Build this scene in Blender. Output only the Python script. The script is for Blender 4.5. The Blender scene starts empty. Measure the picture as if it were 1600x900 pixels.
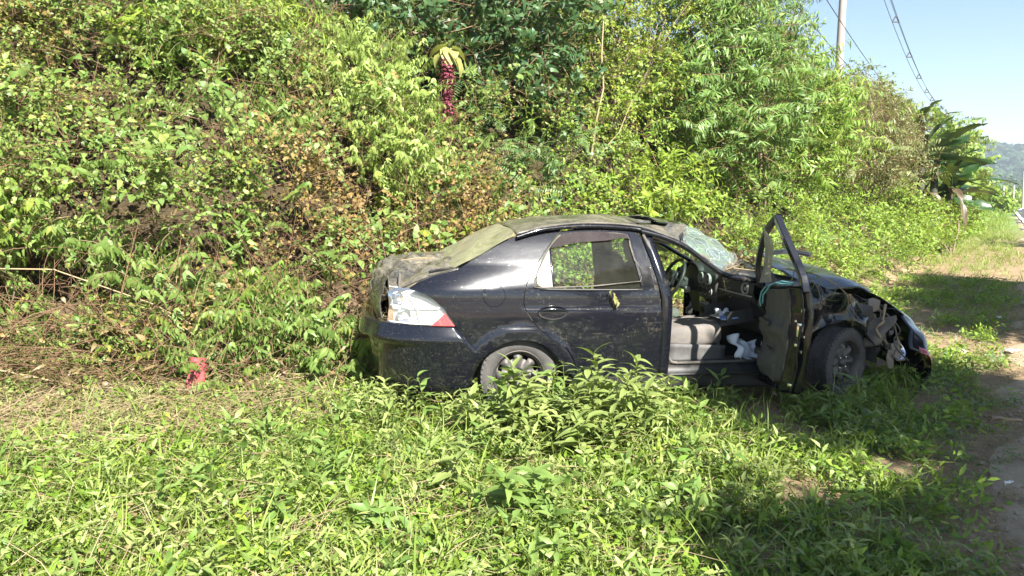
import bpy, bmesh, math, random
import numpy as np
from mathutils import Vector, Matrix, geometry

S = bpy.context.scene
C = S.collection
rad = math.radians
PI = math.pi

# ---------------------------------------------------------------- camera, sky, sun, exposure
cam_d = bpy.data.cameras.new('camera')
cam_d.sensor_width = 36.0
cam_d.lens = 36.0 * 1150 / 1600
cam_d.clip_start = 0.05
cam_d.clip_end = 4000
cam = bpy.data.objects.new('camera', cam_d)
C.objects.link(cam)
cam.location = (0, 0, 1.6)
cam.rotation_euler = (rad(90 - 7.4), 0, 0)
S.camera = cam

SUN_EL, SUN_AZ = rad(41), rad(154)          # azimuth clockwise from +Y: behind the camera, to its right
world = bpy.data.worlds.new('World')
S.world = world
world.use_nodes = True
wn = world.node_tree
for n in list(wn.nodes):
    wn.nodes.remove(n)
sky = wn.nodes.new('ShaderNodeTexSky')
sky.sky_type = 'NISHITA'
sky.sun_disc = False
sky.sun_elevation = SUN_EL
sky.sun_rotation = SUN_AZ
sky.altitude = 50
sky.air_density = 1.0
sky.dust_density = .4
sky.ozone_density = 1.5
bg = wn.nodes.new('ShaderNodeBackground')
bg.inputs['Strength'].default_value = 0.054
wo = wn.nodes.new('ShaderNodeOutputWorld')
wn.links.new(sky.outputs[0], bg.inputs[0])
wn.links.new(bg.outputs[0], wo.inputs[0])

sun_d = bpy.data.lights.new('sun', 'SUN')
sun_d.energy = 5.0
sun_d.angle = rad(0.55)
sun_d.color = (1.0, 0.965, 0.90)
sun = bpy.data.objects.new('sun', sun_d)
C.objects.link(sun)
sdir = Vector((math.sin(SUN_AZ) * math.cos(SUN_EL), math.cos(SUN_AZ) * math.cos(SUN_EL), math.sin(SUN_EL)))
sun.location = (6, -12, 14)
sun.rotation_euler = (-sdir).to_track_quat('-Z', 'Y').to_euler()

S.render.engine = 'CYCLES'
S.view_settings.view_transform = 'Standard'
S.view_settings.look = 'None'
S.view_settings.gamma = 1.0
S.view_settings.exposure = 1.88
S.cycles.max_bounces = 8
S.cycles.transparent_max_bounces = 16

rng = np.random.default_rng(7)
random.seed(7)
#PURE-BEGIN
# ---------------------------------------------------------------- terrain functions (metres)
_H = np.random.default_rng(3).random((256, 256))
def vnoise(x, y):
    x = np.asarray(x, float); y = np.asarray(y, float)
    xi = np.floor(x).astype(int); yi = np.floor(y).astype(int)
    fx = x - xi; fy = y - yi
    fx = fx * fx * (3 - 2 * fx); fy = fy * fy * (3 - 2 * fy)
    a = _H[xi % 256, yi % 256]; b = _H[(xi + 1) % 256, yi % 256]
    c = _H[xi % 256, (yi + 1) % 256]; d = _H[(xi + 1) % 256, (yi + 1) % 256]
    return a + (b - a) * fx + (c - a) * fy + (a - b - c + d) * fx * fy
def fbm(x, y, o=3):
    s = 0; a = .5
    for k in range(o):
        s = s + a * vnoise(x * 2 ** k + 17 * k, y * 2 ** k + 31 * k); a *= .5
    return s / (1 - .5 ** o)
BL = np.array([(-30, -8), (-14, 1.5), (-8, 4.0), (-4.0, 5.45), (-1.9, 6.1), (-.2, 7.0), (1.2, 7.8), (3.5, 9.3), (4.5, 10.4), (7.3, 13.6), (14.6, 24), (26, 41), (80, 120)], float)
def bank_sd(x, y):
    x = np.asarray(x, float); y = np.asarray(y, float)
    best = np.full(x.shape, 1e9); sd = np.zeros(x.shape)
    for a, b in zip(BL[:-1], BL[1:]):
        e = b - a; L2 = e @ e
        t = np.clip(((x - a[0]) * e[0] + (y - a[1]) * e[1]) / L2, 0, 1)
        dx = x - (a[0] + t * e[0]); dy = y - (a[1] + t * e[1])
        d = np.hypot(dx, dy)
        sg = np.sign(e[0] * dy - e[1] * dx)
        m = d < best
        best = np.where(m, d, best); sd = np.where(m, d * sg, sd)
    return sd
def ground_z(x, y):
    x = np.asarray(x, float); y = np.asarray(y, float)
    d = bank_sd(x, y)
    steep = np.interp(d, [0, .4, 1.2, 2.6, 4.2, 7, 12, 60], [0, .15, .95, 2.75, 4.0, 4.6, 5.0, 5.5])
    soft = np.interp(d, [0, 1.0, 2.5, 4.5, 7, 12, 60], [0, .55, 1.8, 3.4, 4.3, 4.6, 5.0])
    w = np.clip((x - 1.0) / 3.5, 0, 1)
    h = steep * (1 - w) + soft * w
    far = 1 - np.clip((y - 38) / 30, 0, 1)
    h = h * far * far * (3 - 2 * far)
    bump = (fbm(x * .9, y * .9) - .5) * .12 + (fbm(x * 3.1, y * 3.1) - .5) * .05
    bump = bump + (fbm(x * .55 + 9, y * .55) - .5) * 1.3 * np.clip(d, 0, 3) / 3 * far
    pd = np.abs((x - 1.9) * .81 - (y - 2.9) * .58 - .55)          # flatten the path
    bump = bump * np.clip(pd / 1.2, .35, 1)
    roll = (fbm(x * .02 + 5, y * .02) - .5) * 3 * np.clip((np.hypot(x, y) - 70) / 80, 0, 1)
    return h + bump + roll
#PURE-END

# ---------------------------------------------------------------- object helpers
def tag(o, label=None, cat=None, group=None, kind=None):
    if label: o['label'] = label
    if cat: o['category'] = cat
    if group: o['group'] = group
    if kind: o['kind'] = kind
    return o
def empty(name, loc=(0, 0, 0), rz=0, label=None, cat=None, group=None):
    o = bpy.data.objects.new(name, None)
    o.empty_display_size = .2
    C.objects.link(o)
    o.location = loc
    o.rotation_euler = (0, 0, rz)
    return tag(o, label, cat, group)
def link(name, me, mats, parent=None):
    if not isinstance(mats, (list, tuple)): mats = [mats]
    for m in mats: me.materials.append(m)
    o = bpy.data.objects.new(name, me)
    C.objects.link(o)
    if parent is not None: o.parent = parent
    return o
def from_py(name, V, F, mats, parent=None, smooth=True, midx=None):
    me = bpy.data.meshes.new(name)
    me.from_pydata([tuple(map(float, v)) for v in V], [], [tuple(map(int, f)) for f in F])
    if midx is not None: me.polygons.foreach_set('material_index', np.asarray(midx, np.int32))
    if smooth: me.polygons.foreach_set('use_smooth', np.ones(len(me.polygons), bool))
    me.update()
    return link(name, me, mats, parent)
def from_bm(name, bm, mats, parent=None, smooth=False, angle=None):
    bmesh.ops.recalc_face_normals(bm, faces=bm.faces)
    me = bpy.data.meshes.new(name)
    bm.to_mesh(me); bm.free()
    if smooth: me.polygons.foreach_set('use_smooth', np.ones(len(me.polygons), bool))
    o = link(name, me, mats, parent)
    if smooth and angle: me.set_sharp_from_angle(angle=rad(angle))
    return o
def solid(o, t, offset=-1, even=True):
    m = o.modifiers.new('solidify', 'SOLIDIFY'); m.thickness = t; m.offset = offset; m.use_even_offset = even
    return o
def bevel(o, w, seg=2, ang=35):
    m = o.modifiers.new('bevel', 'BEVEL'); m.width = w; m.segments = seg; m.limit_method = 'ANGLE'; m.angle_limit = rad(ang)
    return o

# ---------------------------------------------------------------- materials
def nt(name):
    m = bpy.data.materials.new(name); m.use_nodes = True
    t = m.node_tree
    for n in list(t.nodes): t.nodes.remove(n)
    out = t.nodes.new('ShaderNodeOutputMaterial')
    return m, t, out
def nd(t, typ, **k):
    n = t.nodes.new(typ)
    for a, b in k.items():
        if a.startswith('i_'): n.inputs[a[2:].replace('_', ' ')].default_value = b
        else: setattr(n, a, b)
    return n
def mixc(t, fac, a, b):
    n = t.nodes.new('ShaderNodeMix'); n.data_type = 'RGBA'
    for s, v in ((0, fac), (6, a), (7, b)):
        if isinstance(v, (int, float)): n.inputs[s].default_value = v
        elif isinstance(v, tuple): n.inputs[s].default_value = (*v[:3], 1)
        else: t.links.new(v, n.inputs[s])
    return n.outputs[2]
def math_(t, op, a, b=0.0, clamp=False):
    n = t.nodes.new('ShaderNodeMath'); n.operation = op; n.use_clamp = clamp
    for i, v in enumerate((a, b)):
        if isinstance(v, (int, float)): n.inputs[i].default_value = v
        else: t.links.new(v, n.inputs[i])
    return n.outputs[0]
def ramp(t, fac, stops):
    n = t.nodes.new('ShaderNodeValToRGB')
    el = n.color_ramp.elements
    while len(el) < len(stops): el.new(.5)
    for e, (p, c) in zip(el, stops):
        e.position = p; e.color = (*c[:3], 1) if isinstance(c, tuple) else (c, c, c, 1)
    t.links.new(fac, n.inputs[0])
    return n.outputs[0]
def noise(t, scale, detail=4, rough=.6, vec=None, dist=0):
    n = nd(t, 'ShaderNodeTexNoise'); n.inputs['Scale'].default_value = scale
    n.inputs['Detail'].default_value = detail; n.inputs['Roughness'].default_value = rough
    n.inputs['Distortion'].default_value = dist
    if vec is not None: t.links.new(vec, n.inputs['Vector'])
    return n.outputs[0]
def objco(t):
    return nd(t, 'ShaderNodeTexCoord').outputs['Object']
def simple(name, col, rough=.5, metal=0, spec=.5, var=.15, vscale=12, bump=.0, bscale=60, coat=0, dust=None, dustamt=.0):
    m, t, out = nt(name)
    p = nd(t, 'ShaderNodeBsdfPrincipled')
    oc = objco(t)
    n1 = noise(t, vscale, 5, .65, oc)
    c = mixc(t, n1, tuple(x * (1 - var) for x in col), tuple(min(1, x * (1 + var)) for x in col))
    if dust:
        f = ramp(t, noise(t, 7, 8, .75, oc, 1.0), [(.45 - .3 * dustamt, 0.0), (.75 - .2 * dustamt, min(1.0, dustamt))])
        c = mixc(t, f, c, dust)
        rr = math_(t, 'ADD', math_(t, 'MULTIPLY', f, .5), rough, True)
        t.links.new(rr, p.inputs['Roughness'])
    else:
        t.links.new(math_(t, 'ADD', math_(t, 'MULTIPLY', n1, .2), rough - .1, True), p.inputs['Roughness'])
    t.links.new(c, p.inputs['Base Color'])
    p.inputs['Metallic'].default_value = metal
    p.inputs['Specular IOR Level'].default_value = spec
    p.inputs['Coat Weight'].default_value = coat
    p.inputs['Coat Roughness'].default_value = .08
    if bump:
        b = nd(t, 'ShaderNodeBump'); b.inputs['Strength'].default_value = bump; b.inputs['Distance'].default_value = .01
        t.links.new(noise(t, bscale, 4, .6, oc), b.inputs['Height']); t.links.new(b.outputs[0], p.inputs['Normal'])
    t.links.new(p.outputs[0], out.inputs[0])
    return m
def leafmat(name, c1, c2, dry=(.22, .13, .05), tr=.35, rough=.45, spec=.35, yellow=(.30, .26, .04), under=1.0):
    """colour per leaf: r = leaf, g = plant, b = how much of it is dry"""
    m, t, out = nt(name)
    at = nd(t, 'ShaderNodeAttribute', attribute_name='col')
    sp = nd(t, 'ShaderNodeSeparateColor'); t.links.new(at.outputs['Color'], sp.inputs[0])
    r, g, b = sp.outputs
    c = mixc(t, r, c1, c2)
    yf = ramp(t, math_(t, 'ADD', math_(t, 'MULTIPLY', g, .8), math_(t, 'MULTIPLY', r, .2)), [(.84, 0.0), (1.0, .7)])
    c = mixc(t, yf, c, yellow)
    df = math_(t, 'MULTIPLY', math_(t, 'SUBTRACT', math_(t, 'ADD', b, math_(t, 'MULTIPLY', r, .55)), .72), 5.0, True)
    c = mixc(t, df, c, dry)
    n1 = noise(t, 30, 3, .6, objco(t))
    hs = nd(t, 'ShaderNodeHueSaturation'); t.links.new(c, hs.inputs['Color'])
    t.links.new(math_(t, 'ADD', math_(t, 'MULTIPLY', n1, .6), .7), hs.inputs['Value'])
    p = nd(t, 'ShaderNodeBsdfPrincipled'); p.inputs['Roughness'].default_value = rough
    p.inputs['Specular IOR Level'].default_value = spec
    t.links.new(hs.outputs[0], p.inputs['Base Color'])
    tl = nd(t, 'ShaderNodeBsdfTranslucent')
    tc = mixc(t, .5, hs.outputs[0], (.35, .42, .04))
    t.links.new(tc, tl.inputs[0])
    mx = nd(t, 'ShaderNodeMixShader'); mx.inputs[0].default_value = tr
    t.links.new(p.outputs[0], mx.inputs[1]); t.links.new(tl.outputs[0], mx.inputs[2])
    t.links.new(mx.outputs[0], out.inputs[0])
    return m

STEM_G = simple('green_stem', (.16, .19, .05), .6, var=.3)
STEM_B = simple('brown_stem', (.23, .15, .08), .8, var=.35)
STEM_R = simple('rusty_stem', (.19, .11, .06), .8, var=.35)
STEM_P = simple('pale_stem', (.33, .25, .14), .8, var=.25)
BARK = simple('bark', (.20, .15, .10), .9, var=.35, bump=.6, bscale=40)
LM = dict(
    weed=leafmat('weed_leaf', (.150, .215, .050), (.335, .385, .130), tr=.35, yellow=(.34, .38, .12)),
    weed2=leafmat('broad_weed_leaf', (.110, .200, .040), (.255, .345, .095), tr=.38),
    grass=leafmat('grass_blade', (.140, .215, .034), (.300, .370, .090), dry=(.38, .29, .14), tr=.35),
    vine=leafmat('vine_leaf', (.075, .140, .022), (.235, .315, .065), dry=(.27, .18, .065), tr=.3, yellow=(.42, .30, .05)),
    pale=leafmat('pale_drooping_leaf', (.125, .215, .030), (.290, .400, .080), tr=.35),
    glossy=leafmat('glossy_leaf', (.026, .070, .022), (.080, .150, .050), tr=.18, rough=.44, spec=.4, yellow=(.10, .16, .03)),
    willow=leafmat('narrow_leaf', (.105, .200, .026), (.250, .355, .055), tr=.35, spec=.4, yellow=(.28, .34, .05)),
    willowdark=leafmat('dark_narrow_leaf', (.065, .145, .028), (.190, .290, .065), tr=.3, spec=.4, yellow=(.2, .28, .05)),
    lime=leafmat('lime_leaf', (.140, .235, .022), (.310, .390, .060), tr=.4, yellow=(.5, .48, .05)),
    cover=leafmat('ground_cover_leaf', (.120, .225, .022), (.280, .390, .060), tr=.38, yellow=(.36, .38, .05)),
    grey=leafmat('grey_green_leaf', (.120, .150, .050), (.260, .280, .110), dry=(.30, .22, .14), tr=.3),
    bluish=leafmat('bluish_leaf', (.070, .150, .045), (.170, .270, .100), tr=.3, spec=.45),
    cascade=leafmat('cascade_leaf', (.20, .30, .06), (.36, .44, .12), tr=.35),
    litter=leafmat('dead_leaf', (.13, .095, .045), (.25, .20, .09), dry=(.18, .11, .05), tr=.15, yellow=(.42, .34, .12)),
    banana=leafmat('banana_leaf', (.014, .042, .010), (.036, .085, .020), tr=.15, rough=.35, spec=.5, yellow=(.1, .15, .03)),
)

# ---------------------------------------------------------------- leaf and sprig templates
def unit(v):
    v = np.asarray(v, float); return v / (np.linalg.norm(v) + 1e-9)
def leaf_geo(L, W, droop=.3, fold=.25, hi=False, ovate=False):
    ts, ws = ((0, .28, .66, 1), (0, 1, .72, 0)) if ovate else ((0, .36, .72, 1), (0, 1, .62, 0))
    def pt(t, s):
        w = W * .5 * ws[ts.index(t)] * s
        return (w, L * (t - .22 * droop * t * t), -droop * L * t * t * .75 + fold * abs(w))
    if hi:
        V = [pt(0, 0)] + [pt(ts[1], s) for s in (-1, 0, 1)] + [pt(ts[2], s) for s in (-1, 0, 1)] + [pt(1, 0)]
        F = [(0, 2, 1), (0, 3, 2), (1, 2, 5), (1, 5, 4), (2, 3, 6), (2, 6, 5), (4, 5, 7), (5, 6, 7)]
    else:
        V = [pt(0, 0)] + [pt(ts[1], s) for s in (-1, 1)] + [pt(ts[2], s) for s in (-1, 1)] + [pt(1, 0)]
        F = [(0, 2, 1), (1, 2, 4), (1, 4, 3), (3, 4, 5)]
    return np.array(V), np.array(F)
class Tpl:
    def __init__(s): s.V = []; s.F = []; s.M = []; s.T = []; s.n = 0
    def add(s, V, F, m, tint):
        s.V.append(V); s.F.append(F + s.n); s.M.append(np.full(len(F), m)); s.T.append(np.full(len(V), tint)); s.n += len(V)
    def leaf(s, base, d, L, W, droop=.3, fold=.25, roll=0, hi=False, ovate=False, tint=None, up=(0, 0, 1)):
        V, F = leaf_geo(L, W, droop, fold, hi, ovate)
        y = unit(d); z = np.asarray(up, float); z = z - (z @ y) * y
        if np.linalg.norm(z) < .1: z = np.array([1., 0, 0]) - y[0] * y
        z = unit(z); x = np.cross(y, z)
        c, q = math.cos(roll), math.sin(roll)
        x, z = x * c + z * q, z * c - x * q
        s.add(V @ np.stack([x, y, z]) + base, F, 0, rng.random() if tint is None else tint)
    def stem(s, P, r0, r1, m=1, sides=3):
        P = np.asarray(P, float); n = len(P); V = []
        for i in range(n):
            d = unit(P[min(i + 1, n - 1)] - P[max(i - 1, 0)])
            a = unit(np.cross(d, (.3, .9, .1))); b = np.cross(d, a); r = r0 + (r1 - r0) * i / (n - 1)
            for k in range(sides):
                t = 2 * PI * k / sides; V.append(P[i] + r * (a * math.cos(t) + b * math.sin(t)))
        F = []
        for i in range(n - 1):
            for k in range(sides):
                a, b = i * sides + k, i * sides + (k + 1) % sides
                F += [(a, b, b + sides), (a, b + sides, a + sides)]
        s.add(np.array(V), np.array(F), m, rng.random())
    def fin(s):
        s.V = np.concatenate(s.V); s.F = np.concatenate(s.F); s.M = np.concatenate(s.M); s.T = np.concatenate(s.T); return s
U = lambda a, b: rng.uniform(a, b)
def arc(L, lean, bend, az=0, n=5):
    """a curved stem from the origin: starts `lean` rad from vertical, bends by `bend` more"""
    P = [np.zeros(3)]; st = L / (n - 1)
    for i in range(n - 1):
        a = lean + bend * i / (n - 2)
        P.append(P[-1] + st * np.array([math.sin(a) * math.cos(az), math.sin(a) * math.sin(az), math.cos(a)]))
    return np.array(P)
def along(P, t):
    f = t * (len(P) - 1); i = min(int(f), len(P) - 2); return P[i] + (f - i) * (P[i + 1] - P[i])
def t_weed(h=.26, n=7, L=.09, W=.022, hi=True):
    t = Tpl(); P = arc(h, U(0, .3), U(.1, .6), U(0, 6.28)); t.stem(P, .0025, .0012)
    a0 = U(0, 6.28)
    for i in range(n):
        b = along(P, .2 + .8 * i / (n - 1)); az = a0 + i * 1.57 + U(-.3, .3)
        el = U(.2, .9) + .3 * (i / n)
        for sgn in (0, PI):
            t.leaf(b, (math.cos(az + sgn) * math.cos(el), math.sin(az + sgn) * math.cos(el), math.sin(el)), L * U(.6, 1.15), W * U(.7, 1.3), U(.2, 1.0), .3, U(-.5, .5), hi)
    return t.fin()
def t_grass(n=9, L=.22, W=.007):
    t = Tpl()
    for i in range(n):
        az, el = U(0, 6.28), U(.7, 1.45)
        b = np.array([U(-.03, .03), U(-.03, .03), 0])
        t.leaf(b, (math.cos(az) * math.cos(el), math.sin(az) * math.cos(el), math.sin(el)), L * U(.5, 1.2), W * U(.8, 1.4), U(.2, .9), .3, U(-.6, .6))
    return t.fin()
def t_vine(n=22, R=.16, L=.04, W=.028, ns=4):
    t = Tpl()
    for k in range(ns):
        az = U(0, 6.28); P = arc(R * U(1, 2), U(.2, 1.2), U(.3, 1.2), az, 4); t.stem(P, .0018, .001)
        for i in range(n // ns):
            b = along(P, U(.15, 1)); a2, el = U(0, 6.28), U(-.3, .9)
            t.leaf(b, (math.cos(a2) * math.cos(el), math.sin(a2) * math.cos(el), math.sin(el)), L * U(.6, 1.3), W * U(.6, 1.3), U(0, .7), .25, U(-.8, .8), False, True)
    return t.fin()
def t_droop(h=.5, n=9, L=.11, W=.034, hi=False):
    """arching shoot with pairs of leaves that hang"""
    t = Tpl(); az = 0; P = arc(h, U(.5, .9), U(.5, 1.0), az, 5); t.stem(P, .004, .0015)
    for i in range(n):
        b = along(P, .1 + .9 * i / (n - 1))
        for sg in (-1, 1):
            d = (U(.0, .6), sg * U(.25, .7), -U(.5, 1.1))
            t.leaf(b, d, L * U(.7, 1.15), W * U(.8, 1.2), U(.1, .5), .35, U(-.4, .4), hi, up=(1, 0, .3))
    return t.fin()
def t_willow(h=.6, n=13, L=.12, W=.017):
    t = Tpl(); P = arc(h, U(.4, .9), U(.4, .9), 0, 5); t.stem(P, .004, .0015)
    for i in range(n):
        b = along(P, .1 + .9 * i / (n - 1))
        for sg in (-1, 1):
            t.leaf(b, (U(.3, .9), sg * U(.4, .9), U(-.9, .15)), L * U(.7, 1.2), W * U(.8, 1.3), U(.2, .7), .3, U(-.5, .5))
    return t.fin()
def t_whorl(h=.35, n=10, L=.14, W=.048, down=.5):
    t = Tpl(); P = arc(h, U(.3, .8), U(.2, .7), 0, 4); t.stem(P, .005, .002)
    for i in range(n):
        b = along(P, .35 + .65 * i / (n - 1)); az = i * 2.4 + U(-.3, .3); el = U(-down - .5, -down + .6)
        t.leaf(b, (math.cos(az) * math.cos(el), math.sin(az) * math.cos(el), math.sin(el)), L * U(.6, 1.15), W * U(.8, 1.2), U(.1, .5), .3, U(-.4, .4), False, True)
    return t.fin()
def t_fern(h=.6, n=16, L=.10, W=.02):
    t = Tpl(); P = arc(h, U(.5, .8), U(.5, .9), 0, 6); t.stem(P, .003, .001)
    for i in range(n):
        f = .12 + .88 * i / (n - 1); b = along(P, f); l = L * (1.1 - .8 * abs(f - .35))
        for sg in (-1, 1):
            t.leaf(b, (.35, sg, -.1), l, W, .3, .1, U(-.15, .15))
    return t.fin()
def t_twig(h=.6, k=3):
    t = Tpl(); P = arc(h, U(.2, 1.2), U(-.5, .8), 0, 5); t.stem(P, .004, .0015)
    for i in range(k):
        b = along(P, U(.2, .9)); Q = arc(h * U(.3, .6), U(.2, 1.4), U(-.5, .8), U(0, 6.28), 4) + b; t.stem(Q, .0022, .001)
    return t.fin()
def t_straw(n=7, L=.35):
    t = Tpl()
    for i in range(n):
        az, el = U(0, 6.28), U(-.05, .3); d = np.array([math.cos(az) * math.cos(el), math.sin(az) * math.cos(el), math.sin(el)])
        b = np.array([U(-.12, .12), U(-.12, .12), U(0, .05)]); l = L * U(.4, 1.2)
        t.stem([b, b + d * l * .5 + (0, 0, U(-.01, .03)), b + d * l + (U(-.03, .03), U(-.03, .03), U(-.04, .02))], .0022, .0012)
    for i in range(n):
        az = U(0, 6.28); b = np.array([U(-.15, .15), U(-.15, .15), U(0, .04)])
        t.leaf(b, (math.cos(az), math.sin(az), U(-.2, .3)), U(.03, .08), U(.01, .03), U(.2, .9), .4, U(-1, 1), False, True)
    return t.fin()
def t_low(n=16, R=.1, L=.045, W=.014):
    t = Tpl()
    for i in range(n):
        az, el = U(0, 6.28), U(-.05, 1.1); r = U(0, R)
        a2 = U(0, 6.28)
        t.leaf(np.array([math.cos(a2) * r, math.sin(a2) * r, U(0, .05)]), (math.cos(az) * math.cos(el), math.sin(az) * math.cos(el), math.sin(el)), L * U(.5, 1.4), W * U(.6, 1.5), U(.1, .8), .3, U(-.6, .6))
    return t.fin()

def scatter_arrays(tpls, P, D, sc, dry, g=None, az=None):
    P = np.asarray(P, float); n = len(P)
    D = D / (np.linalg.norm(D, axis=1, keepdims=True) + 1e-9)
    az = rng.uniform(0, 2 * PI, n) if az is None else az
    h = np.stack([np.cos(az), np.sin(az), np.zeros(n)], 1)
    x = h - (h * D).sum(1, keepdims=True) * D
    x /= np.linalg.norm(x, axis=1, keepdims=True) + 1e-9
    y = np.cross(D, x)
    R = np.stack([x, y, D], 1)
    g = rng.random(n) if g is None else g
    which = rng.integers(0, len(tpls), n)
    Vs, Fs, Ms, Cs = [], [], [], []; off = 0
    for k, t in enumerate(tpls):
        idx = np.nonzero(which == k)[0]
        if len(idx) == 0: continue
        V = np.einsum('vi,nij->nvj', t.V, R[idx]) * sc[idx, None, None] + P[idx, None, :]
        nv = len(t.V)
        F = t.F[None] + (np.arange(len(idx)) * nv)[:, None, None] + off
        col = np.empty((len(idx), nv, 4)); col[..., 0] = (t.T[None] + rng.random((len(idx), 1))) % 1.0
        col[..., 1] = g[idx, None]; col[..., 2] = dry[idx, None]; col[..., 3] = 1
        Vs.append(V.reshape(-1, 3)); Fs.append(F.reshape(-1, 3)); Ms.append(np.tile(t.M, len(idx))); Cs.append(col.reshape(-1, 4))
        off += len(idx) * nv
    return np.concatenate(Vs), np.concatenate(Fs), np.concatenate(Ms), np.concatenate(Cs)
TRIS = [0]
def big_mesh(name, parts, mats, parent=None):
    """parts: list of (V, F, M, C) arrays joined into one mesh"""
    off = 0; Fs = []
    for V, F, M, Cc in parts: Fs.append(F + off); off += len(V)
    V = np.concatenate([p[0] for p in parts]); F = np.concatenate(Fs)
    M = np.concatenate([p[2] for p in parts]); Cc = np.concatenate([p[3] for p in parts])
    me = bpy.data.meshes.new(name)
    me.vertices.add(len(V)); me.vertices.foreach_set('co', V.astype(np.float32).ravel())
    me.loops.add(len(F) * 3); me.loops.foreach_set('vertex_index', F.astype(np.int32).ravel())
    me.polygons.add(len(F)); me.polygons.foreach_set('loop_start', np.arange(0, len(F) * 3, 3, dtype=np.int32))
    me.polygons.foreach_set('material_index', M.astype(np.int32))
    me.polygons.foreach_set('use_smooth', np.ones(len(F), bool))
    me.update(calc_edges=True)
    a = me.color_attributes.new('col', 'FLOAT_COLOR', 'POINT'); a.data.foreach_set('color', Cc.astype(np.float32).ravel())
    TRIS[0] += len(F)
    return link(name, me, mats, parent)
def tubes_arrays(paths, m=0, sides=5):
    """paths: list of (points, r0, r1)"""
    t = Tpl()
    for P, r0, r1 in paths: t.stem(P, r0, r1, m, sides)
    t.fin()
    col = np.zeros((len(t.V), 4)); col[:, 0] = t.T; col[:, 1] = .3; col[:, 3] = 1
    return t.V, t.F, t.M, col

NV = 4
TP = dict(
    weed=[t_weed(U(.2, .32), 6, .085, .021) for _ in range(6)],
    weedbig=[t_weed(U(.3, .42), 7, .13, .036) for _ in range(4)],
    grass=[t_grass() for _ in range(NV)],
    grasslong=[t_grass(8, .42, .012) for _ in range(NV)],
    vine=[t_vine() for _ in range(6)],
    vinebig=[t_vine(16, .2, .075, .055) for _ in range(NV)],
    droop=[t_droop() for _ in range(NV)],
    willow=[t_willow(.6, 11, .135, .023) for _ in range(NV)],
    whorl=[t_whorl() for _ in range(NV)],
    whorls=[t_whorl(.22, 9, .075, .03, .1) for _ in range(NV)],
    fern=[t_fern() for _ in range(NV)],
    fernsmall=[t_fern(.3, 12, .06, .012) for _ in range(NV)],
    twig=[t_twig() for _ in range(6)],
    straw=[t_straw() for _ in range(NV)],
    low=[t_low() for _ in range(6)],
    bamboo=[t_willow(.5, 7, .20, .022) for _ in range(NV)],
)

# ================================================================ SETTING
def soil_mat():
    m, t, out = nt('sandy_soil')
    p = nd(t, 'ShaderNodeBsdfPrincipled'); oc = objco(t)
    p.inputs['Roughness'].default_value = .95; p.inputs['Specular IOR Level'].default_value = .15
    a = noise(t, 1.1, 6, .6, oc); b = noise(t, 14, 8, .7, oc); c_ = noise(t, 90, 3, .6, oc)
    c = mixc(t, ramp(t, a, [(.35, 0.), (.65, 1.)]), (.42, .30, .18), (.28, .19, .11))
    c = mixc(t, ramp(t, b, [(.35, 0.), (.7, 1.)]), c, (.17, .12, .07))
    c = mixc(t, ramp(t, c_, [(.5, 0.), (.75, .5)]), c, (.5, .40, .27))
    geo = nd(t, 'ShaderNodeNewGeometry'); sx = nd(t, 'ShaderNodeSeparateXYZ'); t.links.new(geo.outputs['Position'], sx.inputs[0])
    hgt = ramp(t, math_(t, 'MULTIPLY', sx.outputs[2], 1.0), [(.12, 0.), (.7, 1.)])
    c = mixc(t, hgt, c, (.06, .045, .025))                                # dark humus on the bank
    dist = nd(t, 'ShaderNodeVectorMath', operation='LENGTH'); t.links.new(geo.outputs['Position'], dist.inputs[0])
    fz = ramp(t, math_(t, 'MULTIPLY', dist.outputs['Value'], .01), [(.22, 0.), (.45, 1.)])
    gn = noise(t, .12, 5, .6, oc)
    far = mixc(t, ramp(t, gn, [(.4, 0.), (.62, 1.)]), (.12, .20, .04), (.17, .22, .07))
    c = mixc(t, fz, c, far)
    t.links.new(c, p.inputs['Base Color'])
    bp = nd(t, 'ShaderNodeBump'); bp.inputs['Strength'].default_value = .8; bp.inputs['Distance'].default_value = .03
    t.links.new(math_(t, 'ADD', b, math_(t, 'MULTIPLY', c_, .4)), bp.inputs['Height']); t.links.new(bp.outputs[0], p.inputs['Normal'])
    t.links.new(p.outputs[0], out.inputs[0])
    return m
SOIL = soil_mat()
def make_ground():
    rs = np.concatenate([np.linspace(.3, 16, 150), np.geomspace(16.2, 1800, 110)])
    az = np.concatenate([np.linspace(-52, 52, 260), np.linspace(54, 306, 64)]) * PI / 180
    n, m = len(rs), len(az)
    Rr, A = np.meshgrid(rs, az, indexing='ij')
    X = Rr * np.sin(A); Y = Rr * np.cos(A); Z = ground_z(X, Y)
    V = np.stack([X, Y, Z], -1).reshape(-1, 3)
    V = np.vstack([V, [[0, 0, float(ground_z(0., 0.))]]])
    i, j = np.meshgrid(np.arange(n - 1), np.arange(m), indexing='ij'); j2 = (j + 1) % m
    a, b, c, d = i * m + j, (i + 1) * m + j, (i + 1) * m + j2, i * m + j2
    F = np.concatenate([np.stack([a, c, b], -1).reshape(-1, 3), np.stack([a, d, c], -1).reshape(-1, 3)])
    cen = len(V) - 1
    F = np.vstack([F, [[cen, (k + 1) % m, k] for k in range(m)]])
    o = big_mesh('ground', [(V, F, np.zeros(len(F), int), np.ones((len(V), 4)))], SOIL)
    tag(o, 'sandy soil rising into a steep earth bank along the left', kind='structure')
make_ground()

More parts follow.
